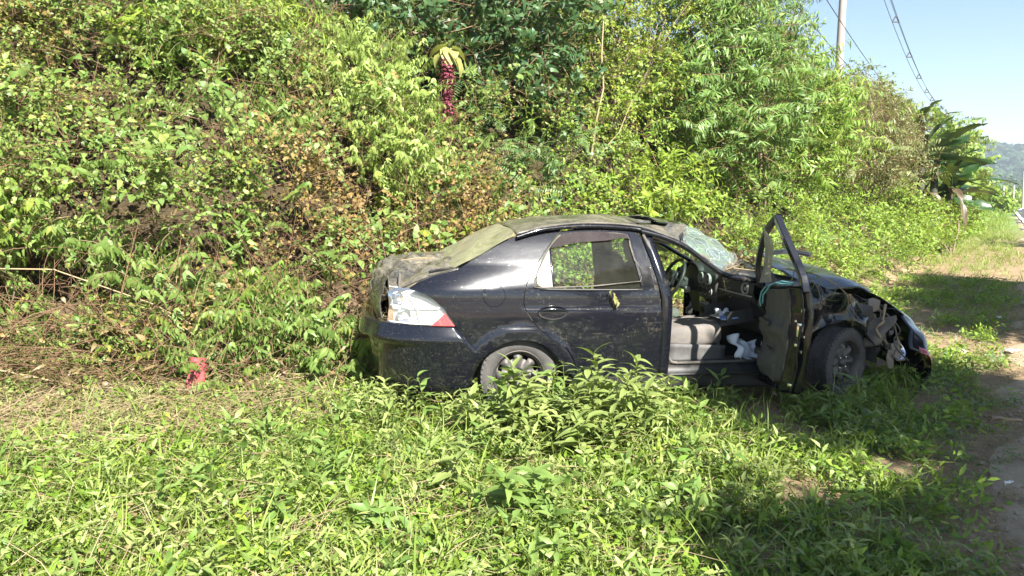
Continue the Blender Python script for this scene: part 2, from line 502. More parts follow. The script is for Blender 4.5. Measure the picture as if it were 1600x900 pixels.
# dirt path at the right, parallel to the road
def strip(name, pts, w, dz, mat, wob=.0, n=120, wob_s=1.2, across=5):
    pts = np.array(pts, float); s = np.concatenate([[0], np.cumsum(np.hypot(*np.diff(pts, axis=0).T))])
    q = np.linspace(0, 1, n) ** 1.6 * s[-1]
    X = np.interp(q, s, pts[:, 0]); Y = np.interp(q, s, pts[:, 1])
    T = np.stack([np.gradient(X), np.gradient(Y)], 1); T /= np.linalg.norm(T, axis=1, keepdims=True)
    N = np.stack([-T[:, 1], T[:, 0]], 1); V = []
    for k in range(n):
        wl = w / 2 + wob * (float(vnoise(q[k] * wob_s, 3.3)) - .5) * 2; wr = w / 2 + wob * (float(vnoise(q[k] * wob_s, 8.7)) - .5) * 2
        for j in range(across):
            o = wl + (-(wl + wr)) * j / (across - 1)
            x, y = X[k] + N[k, 0] * o, Y[k] + N[k, 1] * o
            V.append((x, y, float(ground_z(x, y)) + (dz if (0 < j < across - 1 or across < 3) else dz - .05)))
    F = [(k * across + j, k * across + j + 1, (k + 1) * across + j + 1, (k + 1) * across + j) for k in range(n - 1) for j in range(across - 1)]
    return from_py(name, V, F, mat)
def path_mat():
    m, t, out = nt('trodden_sand'); p = nd(t, 'ShaderNodeBsdfPrincipled'); oc = objco(t)
    p.inputs['Roughness'].default_value = .95; p.inputs['Specular IOR Level'].default_value = .15
    b = noise(t, 5, 8, .7, oc); c_ = noise(t, 60, 4, .7, oc)
    c = mixc(t, ramp(t, b, [(.3, 0.), (.7, 1.)]), (.46, .36, .25), (.30, .22, .14))
    c = mixc(t, ramp(t, c_, [(.55, 0.), (.72, .6)]), c, (.16, .11, .07))
    t.links.new(c, p.inputs['Base Color'])
    bp = nd(t, 'ShaderNodeBump'); bp.inputs['Strength'].default_value = .7; bp.inputs['Distance'].default_value = .02
    t.links.new(math_(t, 'ADD', b, math_(t, 'MULTIPLY', c_, .3)), bp.inputs['Height']); t.links.new(bp.outputs[0], p.inputs['Normal'])
    t.links.new(p.outputs[0], out.inputs[0]); return m
PATH = path_mat()
PATH_PTS = [(-.3, -1.2), (2.45, 2.65), (3.5, 4.15), (4.6, 5.75), (8.95, 11.95), (13.6, 18.2), (21, 29.5), (28, 40), (33, 48)]
tag(strip('path', PATH_PTS, 1.25, .012, PATH, .28, 160, 1.1, 7), 'trodden sandy path between the grass strips at the right', kind='structure')
ROAD = simple('asphalt', (.055, .056, .06), .85, var=.25, vscale=3, bump=.4, bscale=150)
LINE = simple('road_paint', (.75, .75, .72), .7, var=.1)
ROAD_PTS = [(2.0, -9.0), (17, 17.5), (31.4, 39.5), (45.5, 61), (62, 82), (92, 106), (150, 140)]
tag(strip('road', ROAD_PTS, 7.4, .05, ROAD, 0, 160), 'grey asphalt road running off to the right distance', kind='structure')
def shifted(pts, o):
    pts = np.array(pts, float); T = np.gradient(pts, axis=0); T /= np.linalg.norm(T, axis=1, keepdims=True)
    return pts + np.stack([-T[:, 1], T[:, 0]], 1) * o
tag(strip('road_edge_line', shifted(ROAD_PTS, 3.35), .16, .056, LINE, 0, 160, across=2), 'white painted line along the near edge of the road', kind='structure')
tag(strip('road_edge_line', shifted(ROAD_PTS, -3.35), .16, .056, LINE, 0, 160, across=2), 'white painted line along the far edge of the road', kind='structure')

# ---------------------------------------------------------------- wooded hill in the distance
def make_hill():
    nx, ny = 150, 40; V = []
    for j in range(ny):
        for i in range(nx):
            x = -350 + i * 10.5; y = 560 + j * 12.0
            t = j / (ny - 1)
            ridge = (69 - .07 * max(0, x - 300)) * (.85 + .25 * float(fbm(x * .006, 2.2)))
            z = ridge * math.sin(min(1, t * 1.35) * PI / 2) ** 1.3 + 5 * float(fbm(x * .03, y * .03)) - 4
            V.append((x, y, z))
    F = [(j * nx + i, j * nx + i + 1, (j + 1) * nx + i + 1, (j + 1) * nx + i) for j in range(ny - 1) for i in range(nx - 1)]
    m = simple('hill_forest_floor', (.035, .065, .022), .95, var=.4, vscale=.05)
    tag(from_py('hill', V, F, m), 'long low hill beyond the road', kind='structure')
    # forest canopy: many small leafy clumps sitting on the hill
    bl = Tpl(); 
    for k in range(16):
        bl.leaf(np.array([U(-1, 1), U(-1, 1), U(-.3, .9)]), (U(-1, 1), U(-1, 1), U(-.2, .6)), U(1.0, 1.9), U(1.2, 1.9), .4, .3, U(-1, 1), False, True)
    bl.fin()
    n = 9000
    x = rng.uniform(120, 950, n); j = rng.random(n) ** .8; y = 560 + j * 300
    ridge = (69 - .07 * np.maximum(0, x - 300)) * (.85 + .25 * fbm(x * .006, x * 0 + 2.2))
    z = ridge * np.sin(np.minimum(1, (y - 560) / 468 * 1.35) * PI / 2) ** 1.3 + 5 * fbm(x * .03, y * .03) - 4
    P = np.stack([x, y, z + 1.5], 1)
    A = scatter_arrays([bl], P, np.tile([0, 0, 1.], (n, 1)), rng.uniform(2.4, 5.0, n), np.zeros(n))
    lm = leafmat('hill_tree_leaf', (.018, .045, .016), (.055, .105, .034), tr=.15, yellow=(.09, .13, .04))
    tag(big_mesh('forest', [A], [lm, BARK]), 'far wooded hillside reading as one dark green mass', kind='stuff')
make_hill()

# ---------------------------------------------------------------- ground vegetation (stuff)
CARO = Vector((-.0774, 5.8362, .05)); CYAW = rad(11)
def car_local(x, y):
    dx, dy = x + .0774, y - 5.8362
    return dx * math.cos(CYAW) + dy * math.sin(CYAW), -dx * math.sin(CYAW) + dy * math.cos(CYAW)
def sector(n, r0, r1, p=1.0, a0=-44, a1=44):
    """points in the wedge in front of the camera, density falling with distance"""
    r = (r0 ** p + rng.random(n) * (r1 ** p - r0 ** p)) ** (1 / p)
    a = rng.uniform(a0, a1, n) * PI / 180
    return r * np.sin(a), r * np.cos(a)
def path_d(x, y):
    pts = np.array(PATH_PTS); best = np.full(np.shape(x), 1e9)
    for a, b in zip(pts[:-1], pts[1:]):
        e = b - a; t = np.clip(((x - a[0]) * e[0] + (y - a[1]) * e[1]) / (e @ e), 0, 1)
        best = np.minimum(best, np.hypot(x - a[0] - t * e[0], y - a[1] - t * e[1]))
    return best
def road_d(x, y):
    pts = np.array(ROAD_PTS); best = np.full(np.shape(x), 1e9)
    for a, b in zip(pts[:-1], pts[1:]):
        e = b - a; t = np.clip(((x - a[0]) * e[0] + (y - a[1]) * e[1]) / (e @ e), 0, 1)
        best = np.minimum(best, np.hypot(x - a[0] - t * e[0], y - a[1] - t * e[1]))
    return best
def keep(x, y, m): return x[m], y[m]
def base_mask(x, y):
    lx, ly = car_local(x, y)
    car = (lx > -.85) & (lx < 3.0) & (np.abs(ly) < .62)
    door = (lx > 1.5) & (lx < 1.95) & (ly < -.7) & (ly > -1.75)
    return ~car & ~door & (path_d(x, y) > .34 + .42 * vnoise(x * 2.2, y * 2.2)) & (road_d(x, y) > 4.1)
def normals(x, y):
    e = .08
    gx = (ground_z(x + e, y) - ground_z(x - e, y)) / (2 * e); gy = (ground_z(x, y + e) - ground_z(x, y - e)) / (2 * e)
    n = np.stack([-gx, -gy, np.ones_like(gx)], 1); return n / np.linalg.norm(n, axis=1, keepdims=True)
def mound(x, y, z):
    m = np.clip((fbm(x * 1.15 + 4, (y * .6 + z) * 1.15 + 9, 3) - .40) * 3.2, 0, 1)
    over = np.clip((-1.5 - x) / .6, 0, 1) * np.exp(-((z - 1.25) / .28) ** 2)          # overhanging lip above the dark hollow
    low = np.clip((-1.5 - x) / .6, 0, 1) * np.exp(-((z - .45) / .32) ** 2)
    return np.clip(m + .8 * over, 0, 1.25) * (1 - .9 * low)
def cleared(x, y):
    z = ground_z(x, y)
    a = (x > -2.0) & (x < 1.1) & (z > 2.35) & (y < 13)
    b = (x > -2.0) & (x < -.95) & (z > 1.3) & (z <= 2.35)
    c = (x < -1.7) & (z > .15) & (z < .85)
    return 1 - .75 * a - .6 * b - .2 * c
def lay(kind, x, y, lift=(0, 0), sc=(.8, 1.2), dry=0., lean=.35, k=0.0, nrm=.6, far=14., md=0.):
    """arrays for one kind of sprig standing at x, y; k: how far it sits off the slope (thickness)"""
    n = len(x); N = normals(x, y)
    z = ground_z(x, y) + rng.uniform(lift[0], lift[1], n)
    P = np.stack([x, y, z], 1) + N * (rng.random(n)[:, None] * k)
    if md:
        P = P + N * (mound(x, y, z) * (.55 + .45 * rng.random(n)) * md)[:, None]
    D = N * nrm + np.array([0, 0, 1 - nrm]) + rng.normal(0, lean, (n, 3)) * (1, 1, .4)
    D[:, 2] = np.abs(D[:, 2])
    r = np.hypot(x, y)
    s = rng.uniform(sc[0], sc[1], n) * np.clip(r / far, 1, 6) ** .8
    dr = np.broadcast_to(np.asarray(dry, float), (n,))
    return scatter_arrays(TP[kind], P, D, s, dr)

# --- near ground, between the camera and the bank
def dryzone(x, y):
    """dead and flattened stuff: the lower left and a strip at the foot of the bank"""
    d = bank_sd(x, y)
    a = np.clip((-.6 - x) / 1.6, 0, 1) * np.clip((d + 2.0) / 1.2, 0, 1) * np.clip((.45 - d) / .4, 0, 1)
    return a * (.34 + 1.1 * (fbm(x * 1.7, y * 1.7) - .3))
def sparse(x, y):
    """1 where the soil shows between the tufts (towards the path)"""
    a = np.clip((x - 1.1) / .9, 0, 1) * np.clip((fbm(x * 1.25 + 3, y * 1.25 + 8, 2) - .60) / .08, 0, .9)
    for cx_, cy_, r_, k_ in ((1.55, 3.6, .22, 1.), (2.2, 4.0, .25, 1.), (1.0, 3.15, .16, .9), (2.9, 4.35, .3, .9), (.3, 4.1, .3, .55), (5.6, 9.6, .5, .9), (6.6, 12.2, .6, .8)):
        a = a + k_ * 1.4 * np.exp(-((x - cx_) ** 2 + (y - cy_) ** 2) / (r_ * r_))
    return np.clip(a + np.clip((.9 - path_d(x, y)) / .7, 0, .85), 0, .97)
x, y = sector(23000, 2.3, 15, 1.25)
d = bank_sd(x, y); m = base_mask(x, y) & (d < .35)
x, y = keep(x, y, m)
rr = rng.random(len(x)); dz = dryzone(x, y); sp_ = sparse(x, y)
hum = fbm(x * 1.6, y * 1.6)
wm = (rr < .50) & (rng.random(len(x)) > np.clip(dz * 1.25, 0, .92)) & (rng.random(len(x)) > sp_) & (x < 3.0 + (hum - .5) * 2)
tallness = np.clip(1.15 - np.clip((x - .7) / 1.6, 0, .55), .45, 1.2)
near_car = np.exp(-((y - 4.7) / .4) ** 2) * np.clip((1.3 - x) / .4, 0, 1) * np.clip((x + .35) / .3, 0, 1)
A1 = lay('weed', x[wm], y[wm], (-.04, .01), (.5, .92), np.clip(dz[wm] * .8, 0, 1) + .02, .45)
q = rng.random(len(x)) < near_car * .5
A1b = lay('weed', x[q], y[q], (-.02, .05), (.95, 1.45), 0.02, .3)
q = (rng.random(len(x)) < .5) & (np.abs(y - 4.95) < .3) & (x > -1.15) & (x < .3)
A1d = lay('weed', x[q], y[q], (-.02, .02), (.8, 1.15), 0.02, .3)
gm = (rr > .50) & (rng.random(len(x)) > np.clip(dz * 1.1, 0, .9)) & (rng.random(len(x)) > sp_)
A2 = lay('low', x[gm], y[gm], (-.01, .07), (.9, 1.5), dz[gm] * .7 + .03, .4)
xb, yb = sector(1000, 2.4, 7, 1.2, -40, 18); mb = base_mask(xb, yb) & (bank_sd(xb, yb) < .0) & (rng.random(len(xb)) > dryzone(xb, yb) * 1.4) & (rng.random(len(xb)) > sparse(xb, yb)) & (fbm(xb * 1.4 + 70, yb * 1.4) > .42)
xb, yb = keep(xb, yb, mb)
A1c = lay('weedbig', xb, yb, (-.12, -.02), (.6, 1.0), .02, .6)
tag(big_mesh('broad_weeds', [A1c], [LM['weed2'], STEM_G]), 'broader leaved weeds scattered through the foreground', 'weeds', kind='stuff')
tag(big_mesh('weeds', [A1, A1b, A1d], [LM['weed'], STEM_G]), 'thick light green weeds with lance leaves in the foreground', 'weeds', kind='stuff')
tag(big_mesh('low_herbs', [A2], [LM['cover'], STEM_G]), 'low small-leaved herbs carpeting the near ground', 'herbs', kind='stuff')
# grass: everywhere thin, mainly to the right of the car and on to the road
x, y = sector(26000, 2.3, 60, .75, -44, 44)
d = bank_sd(x, y); m = base_mask(x, y) & (d < .6)
x, y = keep(x, y, m); sp_ = sparse(x, y); q = rng.random(len(x))
right = np.clip((x + .6) / 2.2, .3, 1)
m = (q < right) & (rng.random(len(x)) > sp_ * .9)
x, y = keep(x, y, m)
A3 = lay('grass', x, y, (-.01, .01), (.45, .85), .12 + .55 * np.clip(fbm(x * 2, y * 2) - .5, 0, 1), .35, far=9)
x, y = sector(2800, 2.3, 8, 1.3, -40, 30); m = base_mask(x, y) & (bank_sd(x, y) < .3) & (rng.random(len(x)) > sparse(x, y)) 
x, y = keep(x, y, m)
A3b = lay('grasslong', x, y, (-.02, .0), (.35, .8), .1 + dryzone(x, y) * .6, .35)
tag(big_mesh('grass', [A3, A3b], [LM['grass'], STEM_G]), 'short green grass with bare patches beside the path', 'grass', kind='stuff')
x, y = sector(9000, 2.3, 16, 1.2, 0, 44); m = base_mask(x, y) & (bank_sd(x, y) < .5) & (x > .8) & (rng.random(len(x)) > .35 + .5 * sparse(x, y))
x, y = keep(x, y, m)
A = lay('low', x, y, (-.01, .03), (.6, 1.1), .06 + .3 * np.clip(fbm(x * 2.2, y * 2) - .45, 0, 1), .35)
tag(big_mesh('clover_carpet', [A], [LM['bluish'], STEM_G]), 'short dark green creeping herbs between the car and the path', 'creeping herbs', kind='stuff')
# dead stalks and leaf litter, lower left
x, y = sector(9000, 2.6, 9, 1.3, -44, 20); dz = dryzone(x, y)
m = base_mask(x, y) & (rng.random(len(x)) < dz * 1.3 + .06) & (bank_sd(x, y) < .7)
x, y = keep(x, y, m)
q = rng.random(len(x)) < .45
LV = lay('vine', x[q], y[q], (-.02, .06), (.6, 1.05), .28, .7)
tag(big_mesh('trampled_vines', [LV], [LM['vine'], STEM_P]), 'trampled olive vines mixed into the dry litter at lower left', 'vines', kind='stuff')
A = lay('straw', x, y, (.0, .10), (.5, 1.15), .25, .18)
x, y = sector(1500, 2.6, 14, 1.1, 22, 44); m = (path_d(x, y) < 1.0)
x, y = keep(x, y, m); A_2 = lay('straw', x, y, (.0, .02), (.25, .6), .25, .1)
tag(big_mesh('straw_litter', [A, A_2], [LM['litter'], STEM_P]), 'flattened dry brown stalks and dead leaves at the left foreground', 'dry litter', kind='stuff')

# pebbles and clods on the path and the bare soil
pb = []
for k in range(5):
    t = Tpl(); q = rng.normal(0, 1, (8, 3)); q /= np.linalg.norm(q, axis=1, keepdims=True); q = np.vstack([q, [[0, 0, 1], [0, 0, -1]]]) * (1, .8, .6)
    bmp = bmesh.new(); [bmp.verts.new(p_) for p_ in q]; bmesh.ops.convex_hull(bmp, input=bmp.verts); bmp.verts.index_update()
    vv_ = [v for v in bmp.verts]; ix = {v: i for i, v in enumerate(vv_)}
    bmesh.ops.triangulate(bmp, faces=bmp.faces[:])
    t.add(np.array([tuple(v.co) for v in vv_]), np.array([[ix[v] for v in f.verts] for f in bmp.faces]), 0, rng.random()); bmp.free(); pb.append(t.fin())
x, y = sector(30000, 2.3, 22, 1.0, 8, 44); m = (path_d(x, y) < .62) | (rng.random(len(x)) < sparse(x, y) * .25); m &= rng.random(len(x)) < .45
x, y = keep(x, y, m)
A = scatter_arrays(pb, np.stack([x, y, ground_z(x, y) + .014], 1), rng.normal(0, 1, (len(x), 3)), rng.uniform(.003, .014, len(x)) * rng.uniform(.5, 1.6, len(x)), np.zeros(len(x)))
tag(big_mesh('pebbles', [A], [simple('pebble', (.36, .28, .20), .95, var=.5, vscale=30)]), 'small stones and clods scattered over the sandy path', kind='stuff')
# --- the bank
def onbank(n, r1, lo, hi, cond, p=1.1, a0=-44, a1=44, r0=4.5):
    x, y = sector(n, r0, r1, p, a0, a1); d = bank_sd(x, y)
    m = (d > lo) & (d < hi) & cond(x, y, d)
    lx, ly = car_local(x, y); m &= ~((lx > -1.0) & (lx < 3.5) & (np.abs(ly) < .85))
    return keep(x, y, m)
ZL = lambda x, y, d: rng.random(len(x)) < np.clip((.4 - x + (d - 1.5) * .25) / 1.2, .05, 1)       # left part
ZR = lambda x, y, d: rng.random(len(x)) < np.clip((x + .5 - (d - 1.5) * .25) / 1.2, .0, 1)
hole = lambda x, y: np.clip((fbm(x * 1.3 + 40, y * 1.3 + 11 + ground_z(x, y), 2) - .40) / .1, .05, 1)
x, y = onbank(19000, 14, .1, 6, lambda x, y, d: ZL(x, y, d) & (rng.random(len(x)) < hole(x, y) * cleared(x, y)))
dy = np.clip(.27 + .35 * np.exp(-((x + 1.2) / 1.3) ** 2) * np.clip((2.6 - bank_sd(x, y)) / .8, 0, 1) + 1.1 * (fbm(x * .9 + 7, y * .9) - .45) + .25 * np.clip((1.2 - bank_sd(x, y)), 0, 1), 0, .75)
A = lay('vine', x, y, (0, .15), (.8, 1.5), dy, .5, .22, .8, md=1.0)
tag(big_mesh('vine_thicket', [A], [LM['vine'], STEM_R]), 'tangle of small olive and yellowing vine leaves covering the left bank', 'vines', kind='stuff')
x, y = onbank(2600, 14, .2, 6, lambda x, y, d: ZL(x, y, d) & (fbm(x * .8, y * .8 + 20, 2) > .45))
A = lay('vinebig', x, y, (.1, .3), (.5, 1.15), .1, .5, .3, .8, md=1.0)
x, y = onbank(2200, 14, .2, 6, lambda x, y, d: ZL(x, y, d) & (fbm(x * .7 + 3, y * .7 + 50, 2) > .42))
B = lay('weedbig', x, y, (.0, .3), (.6, 1.1), .08, .6, .2, .8, md=.6)
x, y = onbank(3200, 12, .2, 5, lambda x, y, d: ZL(x, y, d) & (fbm(x * .7 + 13, y * .7 + 5, 2) > .46))
B2 = lay('droop', x, y, (.0, .2), (.45, .85), .12, .35, .35, .4, md=.9)
tag(big_mesh('broad_leaf_vines', [A, B, B2], [LM['weed2'], STEM_G]), 'broader green leaves threaded through the left bank', 'vines', kind='stuff')
x, y = onbank(3000, 12, -.3, 4, lambda x, y, d: ZL(x, y, d))
A = lay('twig', x, y, (0, .3), (.6, 1.6), .5, .8, .3, .8, md=.7)
x, y = onbank(1700, 9, -.6, 1.3, lambda x, y, d: (x < -.8))
B = lay('straw', x, y, (0, .25), (.8, 1.8), .3, .4, .25, .8)
tag(big_mesh('dry_twigs', [A, B], [LM['litter'], STEM_R]), 'rusty dead twigs and stalks tangled in the left bank', 'twigs', kind='stuff')
# right: bright low cover
x, y = onbank(27000, 40, -.2, 7, lambda x, y, d: ZR(x, y, d) & (rng.random(len(x)) < np.clip((fbm(x * .9, y * .9 + 5, 2) - .2) / .12, .25, 1)), .8)
A = lay('vine', x, y, (0, .2), (.8, 1.3), .04 + .25 * np.clip(fbm(x * .7, y * .7) - .5, 0, 1), .4, .3, .7, 11, md=.45)
x2, y2 = onbank(6000, 30, -.3, 6, lambda x, y, d: ZR(x, y, d), .9)
B = lay('weed', x2, y2, (0, .25), (.8, 1.5), .05, .4, .2, .7, 11, md=.45)
tag(big_mesh('ground_cover', [A, B], [LM['cover'], STEM_G]), 'bright green leafy ground cover on the slope behind the car', 'ground cover', kind='stuff')
x, y = onbank(1800, 25, .0, 6, lambda x, y, d: ZR(x, y, d) & (fbm(x * .6 + 30, y * .6, 2) > .5), .9)
A = lay('whorls', x, y, (.1, .4), (.8, 1.5), .0, .4, .4, .7)
x, y = onbank(900, 16, .3, 5, lambda x, y, d: (x > -1.5) & (fbm(x * .8 + 60, y * .8, 2) > .5), .9)
B = lay('fernsmall', x, y, (.1, .5), (.8, 1.6), .0, .4, .4, .7)
tag(big_mesh('bluish_undergrowth', [A, B], [LM['bluish'], STEM_G]), 'bluish green undergrowth and small ferns on the middle bank', 'undergrowth', kind='stuff')
# verge beyond: rough grass at the foot of the right bank and on to the far fields
x, y = sector(5000, 14, 120, .6, 20, 44); m = base_mask(x, y) & (bank_sd(x, y) > -14) 
x, y = keep(x, y, m)
A = lay('grasslong', x, y, (0, .02), (.22, .42), .2, .3, far=14)
tag(big_mesh('rough_grass', [A], [LM['grass'], STEM_G]), 'rough grass on the verge running toward the road', 'rough grass', kind='stuff')

# ---------------------------------------------------------------- shrubs and trees (things)
def shrub(name, base, blobs, kinds, leaf, label, cat, n=200, sc=(.9, 1.4), dry=.05, stem=STEM_B, trunk_r=.03, up=.5, group=None, droop=0., inner=.45, nbr=3, bark=BARK, crown='crown'):
    """base: foot of the stem; blobs: (dx, dy, z above the foot, rx, ry, rz); crown of leafy sprigs on limbs"""
    bx, by = base; bz = float(ground_z(bx, by)) - .05
    r = empty(name, (bx, by, bz), 0, label, cat, group)
    w = np.array([b[3] * b[4] + b[3] * b[5] for b in blobs]); w = w / w.sum()
    P, D = [], []
    for b, k in zip(blobs, rng.multinomial(n, w)):
        u = rng.normal(0, 1, (k, 3)); u /= np.linalg.norm(u, axis=1, keepdims=True)
        q = inner + (1 - inner) * rng.random(k) ** .6
        lump = 1 + .35 * (vnoise(u[:, 0] * 2.5 + b[0] * 3, u[:, 2] * 2.5 + u[:, 1] * 2) - .5)
        P.append(u * (q * lump)[:, None] * b[3:6] + b[:3]); D.append(u * (1 - up) + np.array([0, 0, up - droop]) + rng.normal(0, .3, (k, 3)))
    P = np.concatenate(P); D = np.concatenate(D)
    ok = P[:, 2] + bz > ground_z(P[:, 0] + bx, P[:, 1] + by) - .05
    P, D = P[ok], D[ok]
    s = rng.uniform(sc[0], sc[1], len(P))
    A = scatter_arrays(kinds, P, D, s, np.full(len(P), dry))
    big_mesh(crown, [A], [LM[leaf], stem], r)
    paths = []
    top = np.array(blobs[0][:3], float)
    for b in blobs:
        c = np.array(b[:3], float)
        mid = c * .5 + np.array([U(-.1, .1), U(-.1, .1), .1 * c[2]])
        paths.append(([np.array([U(-.03, .03), U(-.03, .03), -.05]), mid * .5 + (0, 0, .05 * c[2]), mid, c], trunk_r, trunk_r * .35))
        for k in range(nbr):
            e = c + np.array([U(-1, 1) * b[3], U(-1, 1) * b[4], U(-.6, 1) * b[5]]) * .75
            paths.append(([mid, (mid + e) / 2 + (0, 0, .08), e], trunk_r * .45, trunk_r * .15))
    big_mesh('trunk', [tubes_arrays(paths)], [bark], r)
    return r
def B_(dx, dy, z, r, ry=None, rz=None): return (dx, dy, z, r, ry or r, rz or r)
def at(px, py, Y):
    """the point of the place seen at photo pixel px, py at distance Y (used to stand crowns where they grow)"""
    u, v = (px - 800) / 1150, (450 - py) / 1150; c, q = math.cos(rad(7.4)), math.sin(rad(7.4)); k = Y / (c + v * q)
    return (u * k, Y, 1.6 + (v * c - q) * k)
def crown_at(foot, spots):
    fz = float(ground_z(*foot)) - .05; out = []
    for px, py, Y, r in spots:
        p = at(px, py, Y); out.append(B_(p[0] - foot[0], p[1] - foot[1], p[2] - fz, r, r * .85, r * .85))
    return foot, out
shrub('glossy_tree', *crown_at((-.7, 11.2), [(560, 10, 9.6, .5), (640, 50, 9.5, .55), (740, 30, 9.4, .6), (830, 60, 9.4, .6), (880, 120, 9.5, .42), (800, 150, 9.4, .42), (640, 130, 9.5, .32), (750, 110, 9.6, .3), (760, -60, 9.8, .8), (600, -60, 9.8, .7), (880, 0, 9.8, .5), (500, 0, 9.7, .4), (860, 170, 9.5, .3)]),
      TP['whorl'], 'glossy', 'dark glossy-leaved tree at the top of the bank above the purple flower spike', 'tree', 900, (.7, 1.15), 0, trunk_r=.06, up=.35, droop=.2, inner=.35)
shrub('glossy_shrub', *crown_at((-.4, 12.2), [(560, 0, 11.0, .8), (660, 40, 10.9, .8), (760, 20, 10.9, .9), (860, 40, 11.0, .9), (700, -80, 11.2, .9), (840, -80, 11.2, .9), (480, -40, 11.2, .7)]),
      TP['whorl'], 'glossy', 'darker tree crown standing behind the glossy tree at the top edge', 'tree', 620, (1.0, 1.5), 0, trunk_r=.05, up=.35, droop=.2)
shrub('drooping_shrub', *crown_at((-1.45, 8.9), [(555, 115, 8.3, .32), (600, 100, 8.4, .30), (575, 180, 8.0, .34), (630, 165, 8.0, .34), (600, 235, 7.75, .32), (650, 220, 7.75, .32), (560, 65, 8.6, .22), (675, 275, 7.6, .24), (535, 150, 8.2, .24), (625, 285, 7.55, .2)]),
      TP['droop'], 'cascade', 'cascade of hanging light green leaves left of the purple flower spike', 'shrub', 380, (.6, .85), 0, STEM_G, .02, up=.93, inner=.8)
shrub('yellow_green_shrub', *crown_at((1.5, 10.6), [(960, 60, 10.6, .6), (1010, 120, 10.4, .55), (930, 150, 10.0, .45), (900, 40, 10.8, .5), (1040, 30, 10.8, .6), (970, 200, 9.8, .4), (960, -30, 11, .6)]),
      TP['vine'] + TP['whorls'], 'lime', 'yellow-green small-leaved shrub behind the pale bare stem', 'shrub', 620, (.8, 1.3), .12, STEM_R, .03)
shrub('narrow_leaf_tree', *crown_at((3.2, 11.6), [(1080, 60, 11.4, .65), (1150, 70, 11.4, .65), (1070, 140, 11.0, .6), (1140, 150, 11.0, .65), (1205, 120, 11.4, .5), (1090, 210, 10.7, .5), (1160, 225, 10.7, .6), (1220, 190, 11.0, .55), (1130, -10, 11.8, .6), (1060, -10, 11.8, .5), (1185, 50, 11.8, .4)]),
      TP['willow'], 'willowdark', 'narrow-leaved tree with arching twigs directly above the windscreen', 'tree', 900, (.85, 1.3), 0, STEM_B, .05, up=.45)
shrub('narrow_leaf_tree', *crown_at((5.2, 13.8), [(1240, 150, 13.5, .6), (1275, 175, 13.8, .5), (1250, 210, 13.2, .65), (1290, 225, 13.5, .5), (1240, 260, 12.8, .5), (1245, 100, 14, .35)]),
      TP['willow'], 'willow', 'narrow-leaved tree left of the twiggy grey bush, below the concrete pole', 'tree', 520, (1.0, 1.5), 0, STEM_B, .05, up=.5)
shrub('sprawling_tree', *crown_at((4.4, 13.0), [(1190, 15, 12.4, .35), (1225, 35, 12.4, .3), (1150, 5, 12.4, .35), (1245, 5, 12.4, .2), (1200, 65, 12.4, .25)]),
      TP['willow'], 'bluish', 'thin overhanging branches dark against the sky at the top edge', 'tree', 120, (.7, 1.0), 0, STEM_B, .04, up=.4)
shrub('twiggy_bush', *crown_at((7.9, 16.6), [(1310, 250, 15.6, .7), (1360, 255, 16, .8), (1400, 260, 16.4, .6), (1325, 195, 16, .6), (1370, 205, 16.4, .7), (1345, 165, 16.6, .4), (1405, 215, 16.8, .5)]),
      TP['twig'] + TP['vine'] + TP['willow'] + TP['vine'], 'grey', 'grey-green twiggy bush between the narrow-leaved tree and the banana plant', 'bush', 1150, (.8, 1.4), .25, STEM_R, .03, up=.7)
shrub('ridge_shrub', *crown_at((9.2, 20.2), [(1330, 160, 20, .7), (1355, 155, 20, .5), (1290, 150, 20.2, .6), (1375, 165, 20, .5), (1310, 125, 20.2, .22)]),
      TP['vine'], 'grey', 'brownish leafy shrub around the foot of the concrete pole', 'shrub', 300, (1.4, 2.2), .15, STEM_R, .05)
shrub('ridge_shrub', *crown_at((11.0, 21.8), [(1390, 175, 21.5, .55), (1412, 200, 21.2, .6), (1405, 235, 20.5, .7), (1375, 135, 21.5, .25), (1348, 112, 21.0, .2), (1422, 250, 20.5, .45)]),
      TP['whorls'] + TP['vine'], 'willow', 'fresh green shrub on the ridge just left of the banana plant', 'shrub', 520, (1.3, 2.0), 0, STEM_B, .05)
shrub('yellowish_tree', *crown_at((15.4, 25.6), [(1500, 290, 24.6, .5), (1508, 262, 25, .45), (1493, 228, 25, .45), (1477, 202, 25.2, .4), (1518, 298, 25, .35), (1495, 312, 24.5, .4)]),
      TP['droop'], 'pale', 'pale yellow-green tree just behind the banana plant', 'tree', 420, (1.2, 1.9), .12, STEM_B, .06, up=.5)
shrub('low_shrub', *crown_at((11.2, 18.7), [(1430, 330, 18.4, .35), (1465, 335, 18.6, .35), (1500, 335, 19, .3), (1400, 310, 18.0, .4), (1445, 350, 18, .4)]),
      TP['vine'] + TP['whorls'], 'cover', 'low leafy shrub around the foot of the banana plant', 'shrub', 300, (1.1, 1.8), .05, STEM_B, .03)
shrub('lime_clump', *crown_at((-3.1, 9.3), [(420, 40, 8.9, .4), (380, 70, 8.7, .35), (440, 90, 8.8, .3), (330, 30, 8.9, .35), (400, -20, 9.2, .4), (280, 70, 8.4, .3)]),
      TP['bamboo'], 'lime', 'bright lime clump of long narrow leaves at the top edge, left of centre', 'shrub', 230, (.7, 1.1), 0, STEM_G, .015, up=.9)
shrub('olive_shrub', *crown_at((-4.9, 7.7), [(40, 60, 7.2, .4), (90, 10, 7.5, .35), (10, 130, 7.0, .3), (60, -40, 7.6, .4)]),
      TP['vine'], 'vine', 'olive small-leaved shrub in the top left corner', 'shrub', 260, (.9, 1.4), .3, STEM_R, .02)
